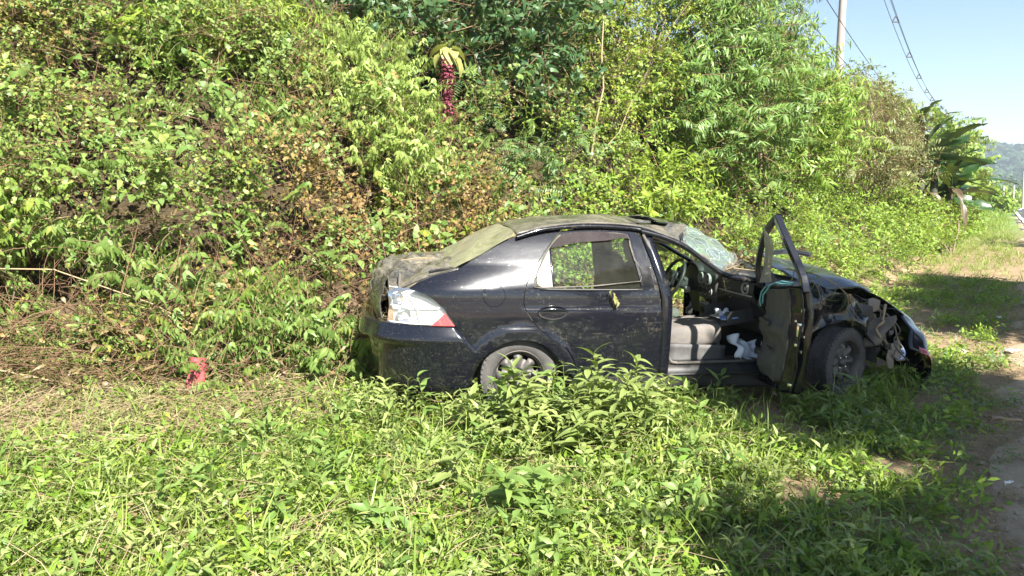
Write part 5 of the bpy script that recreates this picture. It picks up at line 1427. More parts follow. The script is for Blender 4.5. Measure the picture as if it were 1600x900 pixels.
# --- wheels
def wheel(loc, rot, label=None):
    R, W = .268, .084
    w = empty('wheel', (0, 0, 0)); w.parent = car; w.location = loc; w.rotation_euler = rot
    prof = [(.178, -W * .75), (.200, -W * .98), (.235, -W * 1.04), (.262, -W * .95), (.275, -W * .80), (R - .002, -W * .66)]
    tread = []
    for i in range(5):
        a = -W * .66 + W * 1.32 * i / 5; b = -W * .66 + W * 1.32 * (i + 1) / 5
        tread += [(R, a + .003), (R, b - .004), (R - .008, b - .003), (R - .008, b + .001)]
    prof += tread + [(r, -z) for r, z in prof[::-1]]
    lathe('tyre', prof, TYREM, w, 64, close=True)
    bm = bmesh.new()                                     # tread blocks: cross lugs at both shoulders
    for k in range(48):
        for s in (-1, 1):
            t = 2 * PI * k / 48 + (.03 if s > 0 else 0)
            M = Matrix.Rotation(t, 4, 'Z') @ Matrix.Translation((R - .001, 0, s * W * .72)) @ Matrix.Rotation(s * .30, 4, 'X') @ Matrix.Diagonal((.010, .020, W * .5, 1))
            bmesh.ops.create_cube(bm, size=1, matrix=M)
    tb = from_bm('tread', bm, TYREM, w); tb['kind'] = 'stuff'
    lathe('rim', [(.180, -.07), (.186, -.078), (.178, -.066), (.166, -.052), (.162, -.02), (.162, .05), (.182, .078), (.186, .075)], STEELD, w, 40)
    # pressed steel disc with windows between spokes
    V, F = [], []; n = 80
    for i in range(n):
        a = 2 * PI * i / n
        for r, z in ((.035, .030), (.060, .040), (.080, .030), (.120, .044), (.150, .030), (.165, .010)):
            V.append((r * math.cos(a), r * math.sin(a), z + .012 * (math.cos(8 * a) if r > .07 and r < .16 else 0)))
    for i in range(n):
        i2 = (i + 1) % n
        for j in range(5):
            if j == 3 and (i % 10) in (3, 4, 5, 6): continue
            F.append((i * 6 + j, i * 6 + j + 1, i2 * 6 + j + 1, i2 * 6 + j))
    d = from_py('wheel_disc', V, F, STEELD, w); solid(d, .005)
    lathe('hub_cap', [(.0005, .060), (.022, .058), (.032, .048), (.038, .030)], STEELD, w, 20)
    for k in range(4):
        a = PI / 4 + k * PI / 2
        lathe('wheel_bolt', [(.0005, .052), (.008, .050), (.009, .036)], CHROME, w, 8, (.054 * math.cos(a), .054 * math.sin(a), 0))
    lathe('brake_drum', [(.0005, -.02), (.10, -.02), (.115, -.03), (.115, -.08)], STEELD, w, 24)
    return w
wheel((-.03, -.70, .262), (rad(90), 0, 0))
wheel((-.03, .70, .262), (rad(-90), 0, 0))
wheel((2.50, -.735, .315), (rad(90), rad(0), rad(24)))
wheel((2.47, .70, .29), (rad(-90), 0, rad(24)))

# --- interior
gridmesh('floor_pan', lambda u, v: (.2 + 1.9 * u, -.72 + 1.44 * v, .26 + .07 * math.exp(-((v - .5) / .11) ** 2) + .25 * max(0, (u - .86) / .14)), 20, 24, CARPET, th=.01)
gridmesh('rear_floor', lambda u, v: (-.8 + 1.0 * u, -.5 + 1.0 * v, .42 - .14 * max(0, (u - .8) / .2)), 6, 4, CARPET, th=.01)
gridmesh('firewall', lambda u, v: (2.10 + .03 * math.sin(u * 9), -.74 + 1.48 * u, .3 + .66 * v), 8, 5, CARPET, th=.01)
def cushion(name, c, s, mat, rot=(0, 0, 0), parent=None, round_=.38, puff=.12, seams=True):
    bm = bmesh.new(); bmesh.ops.create_cube(bm, size=2)
    bmesh.ops.subdivide_edges(bm, edges=list(bm.edges), cuts=9, use_grid_fill=True)
    for v in bm.verts:
        p = v.co.copy(); q = Vector((p.x, p.y, p.z))
        n = 4.0; L = (abs(q.x) ** n + abs(q.y) ** n + abs(q.z) ** n) ** (1 / n)
        q = q / L; q = p.lerp(q, .85)
        if seams:
            b = abs(q.y); q.z -= puff * .55 * math.exp(-((b - .62) / .05) ** 2) * (1 if q.z > 0 else 0)
            q.z += puff * (math.exp(-((b - .82) / .13) ** 2)) * (q.z > 0)
            q.z -= puff * .3 * (math.cos(q.x * 9) > .93) * (b < .6) * (q.z > 0)
        q.z += .02 * math.sin(q.x * 5 + q.y * 3)
        v.co = Vector((q.x * s[0] / 2, q.y * s[1] / 2, q.z * s[2] / 2))
    o = from_bm(name, bm, mat, parent if parent is not None else car, True); o.location = c; o.rotation_euler = rot; return o
def seat(y, side):
    r = empty('front_seat'); r.parent = car; r.location = (.06, y, 0)
    cushion('seat_cushion', (1.30, 0, .50), (.50, .50, .17), SEATM, (0, rad(-5), 0), r)
    cushion('backrest', (.99, 0, .80), (.56, .48, .15), SEATM, (0, rad(-108), 0), r)
    cushion('headrest', (.86, 0, 1.14), (.17, .25, .10), SEATM, (0, rad(-105), 0), r, seams=False)
    for s in (-.05, .05): pipe('headrest_post', [(.885, s, 1.04), (.875, s, 1.10)], .006, CHROME, r)
    gridmesh('seat_base', lambda u, v: (1.08 + .45 * u, side * (.252 - .012 * math.sin(PI * v)) , .46 - .02 * u - .15 * v), 8, 6, SEATS, parent=r, th=.02, flip=side > 0)
    boxm('seat_rail', (1.3, side * .22, .30), (.46, .03, .03), STEELD, r)
    boxm('seat_rail', (1.3, -side * .22, .30), (.46, .03, .03), STEELD, r)
    boxm('seat_front', (1.50, 0, .40), (.03, .42, .12), SEATS, r, bev=.01)
    return r
seat(-.40, -1); seat(.36, 1)
cushion('rear_bench', (.30, 0, .52), (.52, 1.28, .18), SEATM, seams=False)
cushion('rear_backrest', (-.04, 0, .70), (.55, 1.26, .16), SEATM, (0, rad(-112), 0), seams=False)
for y in (-.36, .36): cushion('rear_headrest', (-.22, y, .96), (.12, .24, .09), SEATM, (0, rad(-110), 0), seams=False)
# dashboard: lofted section across the car
DX = 1.82
def dash_fn(u, v):
    sec = [(.26, .955), (.10, .965), (.0, .945), (-.045, .90), (-.05, .84), (-.02, .78), (.05, .72), (.10, .62), (.12, .50), (.30, .45)]
    f = u * (len(sec) - 1); i = min(int(f), len(sec) - 2); t = f - i; x = sec[i][0] * (1 - t) + sec[i + 1][0] * t; z = sec[i][1] * (1 - t) + sec[i + 1][1] * t
    y = -.70 + 1.40 * v
    cl = math.exp(-((y - .30) / .18) ** 2)                 # binnacle hump in front of the driver
    z += .05 * cl * (1 if u < .35 else 0) ; x -= .05 * cl * (u > .2 and u < .6)
    gl = (abs(y + .36) < .24) and .50 < u < .80
    if u < .3: z -= .02 * max(0, (abs(y) - .5) / .2)
    return (DX + x, y, z)
gridmesh('dashboard', dash_fn, 46, 60, DASHM, th=0)
def rad_o(name, y, z, x, prof, mat, n=24, tilt=0, parent=None):
    return lathe(name, prof, mat, parent, n, (x, y, z), (0, rad(-90 + tilt), 0))
def vent(y, z, x, r, parent=None):
    v = rad_o('air_vent', y, z, x, [(r * .80, -.02), (r * .84, .008), (r, .012), (r * 1.04, .004), (r * 1.05, -.01)], GREYPL)
    for k in (-1, 0, 1): 
        o = boxm('vent_slat', (0, 0, 0), (.004, r * 1.5 * math.cos(k * .6), .008), BLACKPL, v, bev=0); o.location = (k * r * .5, 0, -.004)
        o.rotation_euler = (0, .5, 0)
    lathe('vent_disc', [(.0005, .0), (r * .3, .004), (r * .36, -.004)], GREYPL, v, 14)
    return v
vent(-.06, .875, DX - .108, .048); vent(.06, .875, DX - .108, .048); vent(-.585, .865, DX - .052, .046); vent(.64, .865, DX - .052, .046)
cs = gridmesh('centre_console', lambda u, v: (DX - .085 + .02 * abs(2 * v - 1) ** 3 + .10 * u * u * 0 + .03 * u, -.155 + .31 * v, .93 - .42 * u), 14, 14, DASHM, th=.02)
for y in (-.085, 0, .085):
    k = rad_o('heater_knob', y, .775, DX - .098, [(.032, -.01), (.032, .002), (.022, .004), (.021, .020), (.016, .024), (.0005, .024)], BLACKPL, 18)
    rad_o('knob_ring', y, .775, DX - .095, [(.032, .0), (.036, .006), (.040, .0)], GREYPL, 20)
boxm('radio', (DX - .085, 0, .685), (.03, .19, .06), BLACKGL, bev=.005)
for k in range(6): boxm('radio_button', (DX - .103, -.07 + .028 * k, .665), (.008, .018, .009), GREYPL, bev=.002)
boxm('storage_pocket', (DX - .072, 0, .60), (.03, .20, .05), CARPET, bev=.004)
gridmesh('centre_tunnel', lambda u, v: (1.02 + .62 * u, -.10 + .2 * v, .30 + .22 * math.sin(PI * v) ** .4 * (.6 + .55 * u)), 12, 10, DASHM)
pipe('gear_lever', [(1.62, 0, .44), (1.61, 0, .54), (1.59, 0, .59)], .009, CHROME)
cushion('gear_knob', (1.588, 0, .605), (.05, .045, .06), BLACKPL, seams=False)
cushion('gear_gaiter', (1.63, 0, .45), (.12, .10, .10), CARPET, seams=False)
pipe('handbrake', [(1.28, .03, .42), (1.16, .03, .46), (1.06, .03, .52)], .013, BLACKPL)
# trim line between upper and lower dash, passenger airbag lid, glovebox hanging open
pipe('dash_moulding', [(DX - .055, -.69, .815), (DX - .06, -.42, .812), (DX - .058, -.17, .812)], .006, GREYPL)
gb = boxm('glovebox', (DX - .10, -.40, .60), (.30, .40, .022), DASHM, rot=(0, rad(-8), 0), bev=.008)
for s in (-1, 1): boxm('glovebox_side', (.02, s * .19, .05), (.22, .012, .09), DASHM, gb, bev=.003)
boxm('glovebox_cavity', (DX + .045, -.40, .70), (.10, .38, .12), CARPET, bev=.004)
# instrument binnacle
ib = gridmesh('instrument_hood', lambda u, v: (DX - .10 + .16 * v, .30 + .17 * math.cos(PI * u), .90 + .09 * math.sin(PI * u) ** .8), 18, 5, DASHM, th=.01)
for y in (.24, .36): rad_o('instrument_dial', y, .905, DX - .055, [(.0005, -.002), (.045, .0), (.050, .010), (.053, .0)], GREYPL, 24)
# steering wheel and column
sw = empty('steering_wheel'); sw.parent = car; sw.location = (1.57, .34, .835); sw.rotation_euler = (0, rad(-66), 0)
pipe('steering_rim', [(.182 * math.cos(a), .182 * math.sin(a), 0) for a in np.linspace(0, 2 * PI, 28, endpoint=False)], .0155, simple('steering_leather', (.03, .03, .032), .45, var=.2, dust=(.2, .18, .14), dustamt=.3), sw, 10, 1, closed=True)
cushion('steering_hub', (0, 0, -.005), (.15, .17, .06), BLACKPL, parent=sw, seams=False)
for a, b in ((90, 12), (-90, 12), (200, 10), (160, 10)):
    a = rad(a); pipe('steering_spoke', [(.06 * math.cos(a), .06 * math.sin(a), 0), (.178 * math.cos(a), .178 * math.sin(a), 0)], .013, BLACKPL, sw, 8)
gridmesh('airbag_flap', lambda u, v: (-.09 + .16 * u, -.07 + .14 * v, .03 + .015 * math.sin(u * 11) * math.sin(v * 9)), 8, 8, simple('airbag_plastic', (.05, .052, .055), .5, var=.2), parent=sw, th=.004)
pipe('steering_column', [(1.58, .34, .83), (1.82, .34, .76)], .045, BLACKPL, None, 12)
cushion('column_shroud', (1.68, .34, .80), (.16, .14, .11), DASHM, (0, rad(20), 0), seams=False)
for s in (-1, 1): pipe('column_stalk', [(1.63, .34, .82), (1.62, .34 + s * .12, .84), (1.61, .34 + s * .18, .84)], .008, BLACKPL)
rad_o('ignition_ring', .25, .75, 1.66, [(.014, .0), (.022, .006), (.027, .0), (.027, -.03)], GREYPL, 16)
# hanging sun visor and mirror behind the crushed roof edge
cushion('sun_visor', (1.36, .34, 1.13), (.20, .42, .022), simple('visor_vinyl', (.20, .22, .20), .6, var=.15), (0, rad(28), 0), seams=False)
cushion('sun_visor', (1.12, -.32, 1.21), (.15, .36, .022), simple('visor_vinyl_2', (.20, .22, .20), .6, var=.15), (0, rad(12), 0), seams=False)
gridmesh('roof_lining', lambda u, v: (lambda p: (p[0], p[1] * .97, p[2] - .035))(roof_fn(.02 + .93 * u, v)), 20, 16, simple('roof_lining_cloth', (.16, .16, .15), .9, var=.15), flip=True)

# --- front passenger door, swung wide open: built in its own plane (l from hinge, z, n outward)
HX, HY, TH, LIFT = 1.895, -.80, rad(73), .125
dr = empty('front_door'); dr.parent = car
dr.matrix_local = Matrix.Translation((HX, HY, 0)) @ Matrix.Rotation(TH, 4, 'Z') @ Matrix.Rotation(rad(0), 4, 'Y')
# local frame of the door: +x toward the hinge side front of the car, so a closed door lies on -x; y outward is -y
def D(l, z, n=0): return (-l, -n, z + LIFT * l)
def dcurve(z): return -.03 + hw(1.4, z) - .80 if z > .86 else hw(1.4, z) - .826
def dpanel(name, outline, dn, mat, holes=(), th=.01, h=.04, flipn=False, ncur=True, extra=None):
    o = panel(name, outline, lambda l, z: 0, mat, holes, 0, h, parent=dr, nonorm=True)
    for v in o.data.vertices:
        l, z = v.co.x, v.co.z; n = (dcurve(z) if ncur else 0) + dn + (extra(l, z) if extra else 0)
        v.co = Vector(D(l, z, n))
    o.data.flip_normals()
    o.data.update(); 
    if th: solid(o, th, -1, False)
    return o
skin = poly([(0, .22), (0, .90)], [(0, .90), (.93, .90)], [(.93, .90), (.955, .7), (.955, .5), (.93, .30), (.90, .215)], [(.90, .215), (0, .22)])
dpanel('door_skin', skin, 0, PAINT, th=.006)
dpanel('door_shell', skin, -.055, PAINT, th=.004, extra=lambda l, z: -.012 * (abs(z - .55) < .1))
card = poly([(.07, .30), (.05, .885)], [(.05, .885), (.80, .885)], [(.80, .885), (.83, .7), (.83, .45), (.80, .27)], [(.80, .27), (.07, .30)])
def cardx(l, z):
    e = .05 * math.exp(-(l / .16) ** 2)
    e -= .045 * math.exp(-((z - .62) / .05) ** 2) * (1 if .1 < l < .72 else .2)
    e -= .030 * math.exp(-((z - .36) / .06) ** 2) * (1 if .05 < l < .6 else .0)
    return e - .01 * math.sin(min(1, max(0, (.885 - z) / .6)) * PI)
dpanel('door_card', card, -.090, TRIMM, th=.015, h=.03, extra=cardx)
# latch edge: painted metal face between skin and card with striker, bolts and plate
def le(u, v):
    z = .215 + .685 * v; l = float(np.interp(z, [.2, .30, .5, .7, .9], [.90, .93, .955, .955, .93]))
    return D(l - .115 * u ** 1.4, z, dcurve(z) - .004 - .105 * u - .006 * math.sin(v * 15) * math.sin(PI * u))
gridmesh('latch_edge', le, 10, 40, PAINT, parent=dr, th=.004)
def on_edge(u, v): return Vector(le(u, v))
for (v_, u_, s_, nm, mt) in ((.60, .50, (.008, .040, .085), 'latch', CHROME), (.78, .45, (.008, .022, .022), 'latch_bolt', CHROME), (.46, .6, (.008, .018, .018), 'latch_bolt', CHROME), (.40, .4, (.008, .018, .018), 'latch_bolt', CHROME), (.08, .5, (.010, .030, .018), 'door_plug', CHROME), (.68, .75, (.008, .014, .014), 'latch_bolt', CHROME), (.54, .28, (.008, .014, .014), 'latch_bolt', CHROME)):
    p = on_edge(u_, v_); o = boxm(nm, p + Vector((-.006, .004, 0)), s_, mt, dr, rot=(0, 0, rad(-40)), bev=.003)
boxm('latch_slot', on_edge(.5, .60) + Vector((-.010, .002, .012)), (.010, .018, .034), BLACKPL, dr, rot=(0, 0, rad(-40)), bev=.002)
gridmesh('door_top_edge', lambda u, v: D(.93 * u, .90, dcurve(.9) - .115 * v), 8, 3, BLACKPL, parent=dr)
gridmesh('door_bottom_edge', lambda u, v: D(.90 * u, .218, dcurve(.22) - .10 * v), 8, 3, PAINT, parent=dr)
boxm('pull_handle', D(.45, .66, -.17), (.22, .03, .035), BLACKPL, dr, bev=.01); boxm('window_winder', D(.52, .48, -.15), (.10, .02, .02), BLACKPL, dr, bev=.006)
boxm('door_pocket', D(.40, .35, -.125), (.50, .03, .12), TRIMM, dr, bev=.015)
# window frame: front leg, apex, rear leg
def bar(name, pts, w, d, mat):
    P = [Vector(p) for p in cr(pts, 5)]; V, F = [], []
    for i, p in enumerate(P):
        t = (P[min(i + 1, len(P) - 1)] - P[max(i - 1, 0)]); t.z *= 1; a = Vector((t.z, 0, -t.x)).normalized(); b = Vector((0, 1, 0))
        for sx, sy in ((-1, -1), (1, -1), (1, 1), (-1, 1)): V.append(p + a * (sx * w / 2) + b * (sy * d / 2))
    for i in range(len(P) - 1):
        for k in range(4): F.append((i * 4 + k, i * 4 + (k + 1) % 4, i * 4 + 4 + (k + 1) % 4, i * 4 + 4 + k))
    F += [(0, 3, 2, 1), tuple(len(V) - 4 + k for k in range(4))]
    o = from_py(name, V, F, mat, dr, False); bevel(o, .006, 2, 30); return o
bar('window_frame', [D(.04, .90, -.12), D(.12, 1.03, -.165), D(.30, 1.19, -.19), D(.48, 1.285, -.20), D(.66, 1.35, -.187)], .036, .04, BLACKPL)
bar('window_frame', [D(.65, 1.355, -.187), D(.73, 1.23, -.15), D(.82, 1.08, -.10), D(.89, .96, -.065), D(.93, .86, -.05)], .046, .045, BLACKGL)
bar('mirror_strut', [D(.17, .90, -.05), D(.13, .97, -.06), D(.09, 1.0, -.07)], .03, .03, BLACKPL)
# shard of dusty glass left in the frame
gl = poly([(.08, .93), (.36, 1.19)], [(.36, 1.19), (.56, 1.29)], [(.56, 1.29), (.60, 1.20), (.50, 1.12)], [(.50, 1.12), (.42, 1.0), (.44, .93)], [(.44, .93), (.08, .93)])
dpanel('glass_shard', gl, -.03, glass_mat('dusty_shard', (.5, .55, .5), .9, dcol=(.36, .34, .27), thresh=.35), th=.0, extra=lambda l, z: -.085 * max(0, 1.15 - z) / .25)
pipe('door_check_strap', [(1.80, -.78, .62), (1.84, -.86, .63), (1.82, -.95, .64)], .010, STEELD)
for z in (.42, .78): boxm('door_hinge', (1.80, -.785, z), (.05, .05, .05), STEELD, bev=.008)

# --- wreckage at the nose
BUMPER = paint_mat('front_bumper_paint', .12, speck=.2)
def fb(u, v):
    # u: far -> near end, v: top -> bottom; the shell has been torn off at the near side and twisted down
    path = [(2.95, .80), (3.22, .70), (3.38, .40), (3.45, 0.0), (3.46, -.30), (3.42, -.50), (3.34, -.64)]
    f = u * (len(path) - 1); i = min(int(f), len(path) - 2); t = f - i; x = path[i][0] * (1 - t) + path[i + 1][0] * t; y = path[i][1] * (1 - t) + path[i + 1][1] * t
    ztop = float(np.interp(u, [0, .3, .55, .75, .88, 1], [.82, .80, .72, .58, .49, .38])); zb = float(np.interp(u, [0, .5, 1], [.34, .16, .06]))
    z = ztop + (zb - ztop) * v
    prof = .07 * math.sin(PI * min(1, v * 1.15)) + .03 * (v > .45) * math.sin(PI * (v - .45) / .55) - .13 * max(0, 1 - v / .16)
    n = Vector((1, .25 - 1.0 * (u > .85) * (u - .85) * 5, 0)).normalized()
    return (x + n.x * prof + .006 * math.sin(u * 31 + v * 7), y + n.y * prof * .3, z)
gridmesh('front_bumper', fb, 60, 24, BUMPER, th=.010, flip=True)
gridmesh('number_plate_recess', lambda u, v: (lambda p: (p[0] - .02, p[1], p[2]))(fb(.38 + .16 * u, .35 + .3 * v)), 6, 4, BLACKPL)
gridmesh('bumper_red_reflection', lambda u, v: (lambda p: (p[0] + .008, p[1] - .012, p[2]))(fb(.955 + .045 * u, .08 + .34 * v)), 4, 6, REDL, th=.004)  # red sheet standing in for the red reflection on the bumper's near end
gridmesh('bumper_beam', lambda u, v: (3.18 - .05 * (2 * u - 1) ** 2 + .04 * math.sin(v * PI), -.50 + 1.15 * u, .46 + .12 * v - .02 * math.sin(u * 9)), 20, 5, STEELD, th=.01)
gridmesh('radiator', lambda u, v: (3.02 + .02 * math.sin(u * 8), -.42 + .9 * u, .30 + .44 * v), 12, 8, LINERM, th=.03)
for k in range(10): boxm('radiator_fin', (3.04, .0, .34 + .04 * k), (.012, .86, .010), STEELD, bev=0)
gridmesh('inner_wing', lambda u, v: (2.1 + .85 * u, -.50 - .07 * math.sin(v * 4), .50 + .36 * v - .12 * u + .03 * math.sin(u * 12)), 14, 8, LINERM, th=.01)
gridmesh('torn_liner', lambda u, v: (2.74 + .22 * u + .02 * math.sin(v * 6), -.72 + .04 * math.sin(u * 5 + v * 3), .62 - .20 * v + .06 * u), 10, 8, simple('torn_liner_felt', (.08, .075, .07), .85, var=.35, dust=(.24, .2, .16), dustamt=.55), th=.006)
pipe('suspension_strut', [(2.46, -.50, .30), (2.44, -.50, .80)], .035, STEELD, None, 12)
pipe('steering_arm', [(2.47, -.62, .28), (2.30, -.3, .27)], .014, STEELD)
pipe('lower_arm', [(2.47, -.62, .20), (2.55, -.2, .22)], .022, STEELD)
pipe('exhaust_pipe', [(1.9, .1, .16), (1.0, .15, .14), (.3, .2, .15), (-.9, .35, .2)], .022, STEELD)
random.seed(11)
for k in range(16):                                     # hoses, looms and straps hanging out of the torn nose
    x0, y0, z0 = random.uniform(2.72, 3.0), random.uniform(-.74, -.45), random.uniform(.55, .76)
    pts = [(x0, y0, z0)]; 
    for j in range(4): 
        x0 += random.uniform(-.07, .10); y0 += random.uniform(-.05, .04); z0 -= random.uniform(.02, .13); pts.append((x0, y0, max(.12, z0)))
    pipe(random.choice(['hose', 'wiring_loom', 'cable_strap']), pts, random.uniform(.005, .016), random.choice([TANHOSE, TANHOSE, BLACKPL, STEELD, STEM_P]), None, 6, 4)
def shard(name, c, r, mat, seed, th=.006, n=7, sq=1.0, rot=(0, 0, 0)):
    rr = random.Random(seed); V = [(0, 0, .01)]; 
    for k in range(n):
        a = 2 * PI * k / n; q = r * rr.uniform(.45, 1.1); V.append((q * math.cos(a), q * math.sin(a) * sq, rr.uniform(-.2, .2) * r))
    o = from_py(name, V, [(0, 1 + k, 1 + (k + 1) % n) for k in range(n)], mat, car, False); solid(o, th); o.location = c; o.rotation_euler = rot; return o
TANPL = simple('muddy_plastic', (.20, .16, .12), .8, var=.3)
for k in range(18):
    shard('broken_bracket', (random.uniform(2.78, 3.05), random.uniform(-.76, -.42), random.uniform(.20, .55)), random.uniform(.02, .055), random.choice([TANPL, BLACKPL, LINERM, STEELD, TANHOSE]), k, rot=(random.uniform(0, 3), random.uniform(0, 3), random.uniform(0, 3)))
hl = lathe('headlamp_reflector', [(.001, -.05), (.03, -.045), (.055, -.02), (.066, .01), (.070, .012)], CHROME, None, 24, (3.08, -.66, .37), (rad(62), rad(-10), rad(10)))
lathe('headlamp_bulb', [(.0005, .02), (.008, .015), (.009, -.03)], GREYPL, hl, 10)
shard('headlamp_shell', (3.12, -.64, .36), .10, TANPL, 91, rot=(1.2, .3, .2)); shard('headlamp_shell', (3.0, -.70, .30), .09, TANPL, 95, rot=(1.5, .2, .6))
shard('wing_scrap', (2.80, -.70, .76), .09, TANPL, 44, rot=(1.3, .6, 0)); shard('wing_scrap', (2.66, -.76, .70), .12, BLACKPL, 46, rot=(1.4, .4, 0))
gridmesh('wing_rail', lambda u, v: (2.66 + .55 * u, -.60 + .05 * u + .05 * v, .83 - .17 * u - .02 * v + .01 * math.sin(u * 17)), 14, 4, PAINT, th=.006)

# door-opening trim on the far side so the cabin reads as a shell
gridmesh('near_door_trim', lambda u, v: (.15 + .8 * u, -.745, .3 + .56 * v), 6, 5, TRIMM, th=.01)

# --- loose things in and on the car (things of their own)
bpy.context.view_layer.update()
CM = Matrix.Translation(CARO) @ Matrix.Rotation(CYAW, 4, 'Z') @ Matrix.Rotation(rad(1.5), 4, 'Y')
def place(o, loc, rot=(0, 0, 0)):
    o.matrix_world = CM @ Matrix.Translation(loc) @ (Matrix.Rotation(rot[2], 4, 'Z') @ Matrix.Rotation(rot[1], 4, 'Y') @ Matrix.Rotation(rot[0], 4, 'X'))
    return o
def cloth(name, w, l, mat, fn, label, cat, loc, rot=(0, 0, 0), n=16, th=.003):
    V = [(w * (i / (n - 1) - .5), l * (j / (n - 1) - .5), fn(i / (n - 1), j / (n - 1))) for i in range(n) for j in range(n)]
    V = [(x + .012 * math.sin(y * 40 + z * 30), y + .01 * math.sin(x * 37), z) for x, y, z in V]
    o = from_py(name, V, [(i * n + j, (i + 1) * n + j, (i + 1) * n + j + 1, i * n + j + 1) for i in range(n - 1) for j in range(n - 1)], mat); solid(o, th)
    tag(o, label, cat); return place(o, loc, rot)
WCL = simple('white_cloth', (.72, .74, .78), .9, var=.06)
cloth('cloth', .24, .20, WCL, lambda u, v: .05 * math.sin(u * 7 + v * 3) * math.sin(v * 5) + .03 * math.sin(u * 13) + .04, 'crumpled white cloth lying in the passenger footwell', 'cloth', (1.76, -.60, .37), (rad(50), rad(10), .2))
paper = simple('paper', (.70, .70, .68), .7, var=.05); bluep = simple('blue_printed_paper', (.20, .30, .62), .6, var=.3, vscale=40)
o = from_py('paper_sheet', [(-.07, -.10, 0), (.07, -.10, .004), (.075, .10, .0), (-.065, .10, .006)], [(0, 1, 2, 3)], paper); solid(o, .002); tag(o, 'white paper sheet lying on the open glovebox lid', 'paper'); place(o, (DX - .14, -.44, .625), (0, rad(-8), .2))
o = boxm('leaflet', (0, 0, 0), (.13, .15, .006), bluep); o.parent = None; tag(o, 'blue and white leaflet beside the paper on the glovebox lid', 'leaflet'); place(o, (DX - .14, -.52, .632), (0, rad(-10), -.4))
cloth('paper_tissue', .11, .10, WCL, lambda u, v: .02 * math.sin(u * 9) + .018 * math.sin(v * 8 + u * 3), 'crumpled white tissue on top of the papers in the glovebox', 'tissue', (DX - .14, -.40, .65), n=10)
TEAL = simple('teal_strap', (.16, .38, .36), .8, var=.15)
DOORM = Matrix.Translation((HX, HY, 0)) @ Matrix.Rotation(TH, 4, 'Z')
def strap(pts, w=.007):
    t = Tpl()
    for P in pts: t.stem([tuple(DOORM @ Vector(D(*p))) for p in P], w, w * .8, 0, 5)
    t.fin(); col = np.ones((len(t.V), 4)); o = big_mesh('strap', [(t.V, t.F, t.M, col)], [TEAL]); return o
o = strap([[(.30, .90, -.13), (.45, .925, -.12), (.62, .915, -.12), (.80, .91, -.10)], [(.28, .90, -.14), (.25, .86, -.16), (.24, .80, -.165), (.26, .76, -.16)], [(.36, .905, -.13), (.33, .84, -.165), (.33, .78, -.165)], [(.42, .93, -.10), (.55, .935, -.10), (.78, .92, -.09)]])
tag(o, 'teal strap tied over the top of the open front door', 'strap'); place(o, (0, 0, 0))
# torn grass and stalks caught on the wreck
def caught(pts, kind, leaf, label, sc=.7, m=STEM_P, every=1):
    t = [(np.array([tuple(CM @ Vector(p)) for p in cr(P, 5)]), .004, .002) for P in pts]
    P_, D_ = [], []
    for P, _, _ in t:
        for i in range(1, len(P), every): P_.append(P[i]); D_.append(unit(P[i] - P[i - 1]) + np.array([0, -.2, -.5]))
    A = scatter_arrays(TP[kind], np.array(P_), np.array(D_), np.full(len(P_), sc), np.full(len(P_), .15))
    o = big_mesh('caught_grass', [A, tubes_arrays(t, 1, 4)], [LM[leaf], m]); return tag(o, label, 'grass')
caught([[(2.02, -.66, 1.03), (2.12, -.76, 1.0), (2.2, -.84, .92), (2.24, -.86, .80)], [(2.05, -.66, 1.03), (2.25, -.78, .99), (2.42, -.86, .88), (2.50, -.88, .74), (2.50, -.88, .62)], [(2.1, -.68, 1.02), (2.3, -.80, .97), (2.45, -.86, .84), (2.44, -.88, .70)]],
       'fernsmall', 'weed2', 'torn feathery grass stalks draped over the crumpled front wing', .45, STEM_P, 2)
caught([[(1.54, -.70, 1.02), (1.62, -.62, 1.03), (1.75, -.5, 1.04)], [(1.5, -.70, 1.02), (1.49, -.78, .93), (1.50, -.79, .86)], [(1.62, -.66, 1.03), (1.72, -.68, 1.02), (1.82, -.66, 1.01)]],
       'straw', 'litter', 'dry straw caught along the lower edge of the windscreen', .30, STEM_P, 3)
caught([[(-.92, -.52, .66), (-.90, -.58, .645), (-.80, -.66, .64)], [(-1.0, -.4, .64), (-.94, -.5, .65)]], 'straw', 'weed', 'dead grass caught on the rear bumper under the tail lamp', .28, STEM_P, 3)
caught([[(-.60, -.30, 1.05), (-.72, -.34, 1.055), (-.84, -.36, 1.04)]], 'straw', 'litter', 'dry stalks lying on the crumpled boot lid', .25, STEM_P, 4)
t = Tpl()
for k in range(5): t.leaf(np.array([.60 + .012 * k, -.86, .89 - .02 * k]), (U(-.4, .4), -.15, -1), .055, .03, .4, .5, U(-1, 1), True, True, .5)
t.fin(); t.V = np.array([tuple(CM @ Vector(v)) for v in t.V]); cc = np.ones((len(t.V), 4)) * .3
tag(big_mesh('dead_leaf', [(t.V, t.F, t.M, cc)], [leafmat('withered_leaf', (.36, .34, .12), (.42, .38, .2)), STEM_P]), 'withered yellowish leaf stuck on the rear door below the window', 'dead leaf')
SHX, SHY = math.sin(SUN_AZ) / math.tan(SUN_EL), math.cos(SUN_AZ) / math.tan(SUN_EL)
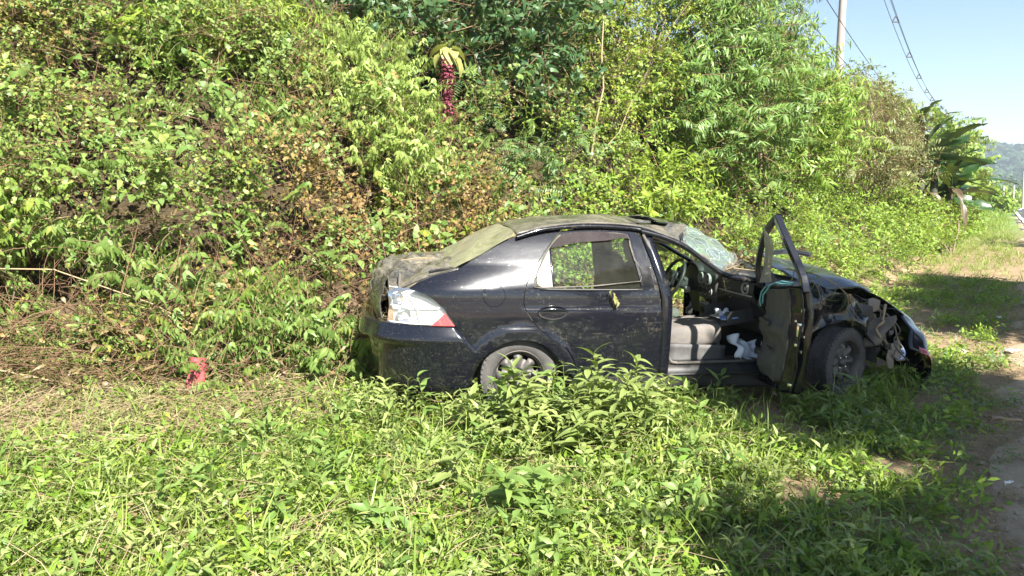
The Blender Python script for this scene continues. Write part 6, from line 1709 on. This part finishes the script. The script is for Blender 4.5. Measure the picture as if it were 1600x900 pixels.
# crowns stand toward the sun from the ground they shade (gx, gy at crown height h)
def crown_for(name_label, spots, n, leaf='glossy', trunk=None):
    """spots: (ground x, ground y, crown height, radius); trunk foot at `trunk`"""
    tx, ty = trunk; tz = float(ground_z(tx, ty)) - .05
    blobs = [B_(gx + SHX * h - tx, gy + SHY * h - ty, h - tz, r, r, r * .75) for gx, gy, h, r in spots]
    shade_tree(tx, ty, blobs, n, name_label, leaf)
crown_for('broad tree beside the path, right of the picture, shading the front of the car', [(2.7, 5.6, 5.6, .7), (3.6, 5.6, 5.9, .8), (2.3, 6.3, 5.2, .55), (3.1, 6.4, 5.4, .7), (2.0, 5.5, 5.3, .4), (4.2, 4.9, 5.4, .5), (2.1, 5.0, 5.2, .42), (2.8, 4.95, 5.3, .45), (3.5, 4.7, 5.3, .45)], 1400, trunk=(5.6, 1.2))
crown_for('second tree beside the path, right of the picture, shading the bottom right corner', [(1.9, 2.75, 4.2, .5), (2.7, 3.0, 4.6, .55), (1.35, 2.75, 4.0, .3), (3.5, 3.5, 4.8, .5), (2.3, 2.3, 4.2, .6), (2.9, 3.6, 4.6, .35)], 800, trunk=(4.4, -1.6))
crown_for('third tree farther along the path, right of the picture', [(8.4, 13.0, 4.6, .6), (7.5, 11.6, 4.4, .9), (6.5, 10.3, 4.5, .7), (7.6, 10.4, 4.7, .9), (8.8, 12.0, 4.6, .9), (5.9, 9.4, 4.6, .5), (5.5, 8.7, 4.6, .45), (6.4, 9.0, 4.7, .7)], 1500, trunk=(10.2, 6.0))
crown_for('far tree along the path, right of the picture', [(15.5, 22.5, 4.5, 1.0), (17.5, 23.0, 4.8, 1.2)], 200, trunk=(20.0, 18.5))
print('TRIS', TRIS[0])
# haze: the air between the camera and the far hill
bm = bmesh.new(); bmesh.ops.create_cube(bm, size=1)
hz = from_bm('haze', bm, [])
hm = bpy.data.materials.new('haze_air'); hm.use_nodes = True; ht = hm.node_tree
for n in list(ht.nodes): ht.nodes.remove(n)
ho = ht.nodes.new('ShaderNodeOutputMaterial'); hv = ht.nodes.new('ShaderNodeVolumePrincipled')
hv.inputs['Color'].default_value = (.78, .88, 1.0, 1); hv.inputs['Density'].default_value = .00055; hv.inputs['Anisotropy'].default_value = .2
ht.links.new(hv.outputs[0], ho.inputs['Volume']); hz.data.materials.append(hm)
hz.location = (300, 480, 36); hz.scale = (1500, 1250, 84)
tag(hz, 'faint bluish air over the valley toward the hill', kind='stuff')
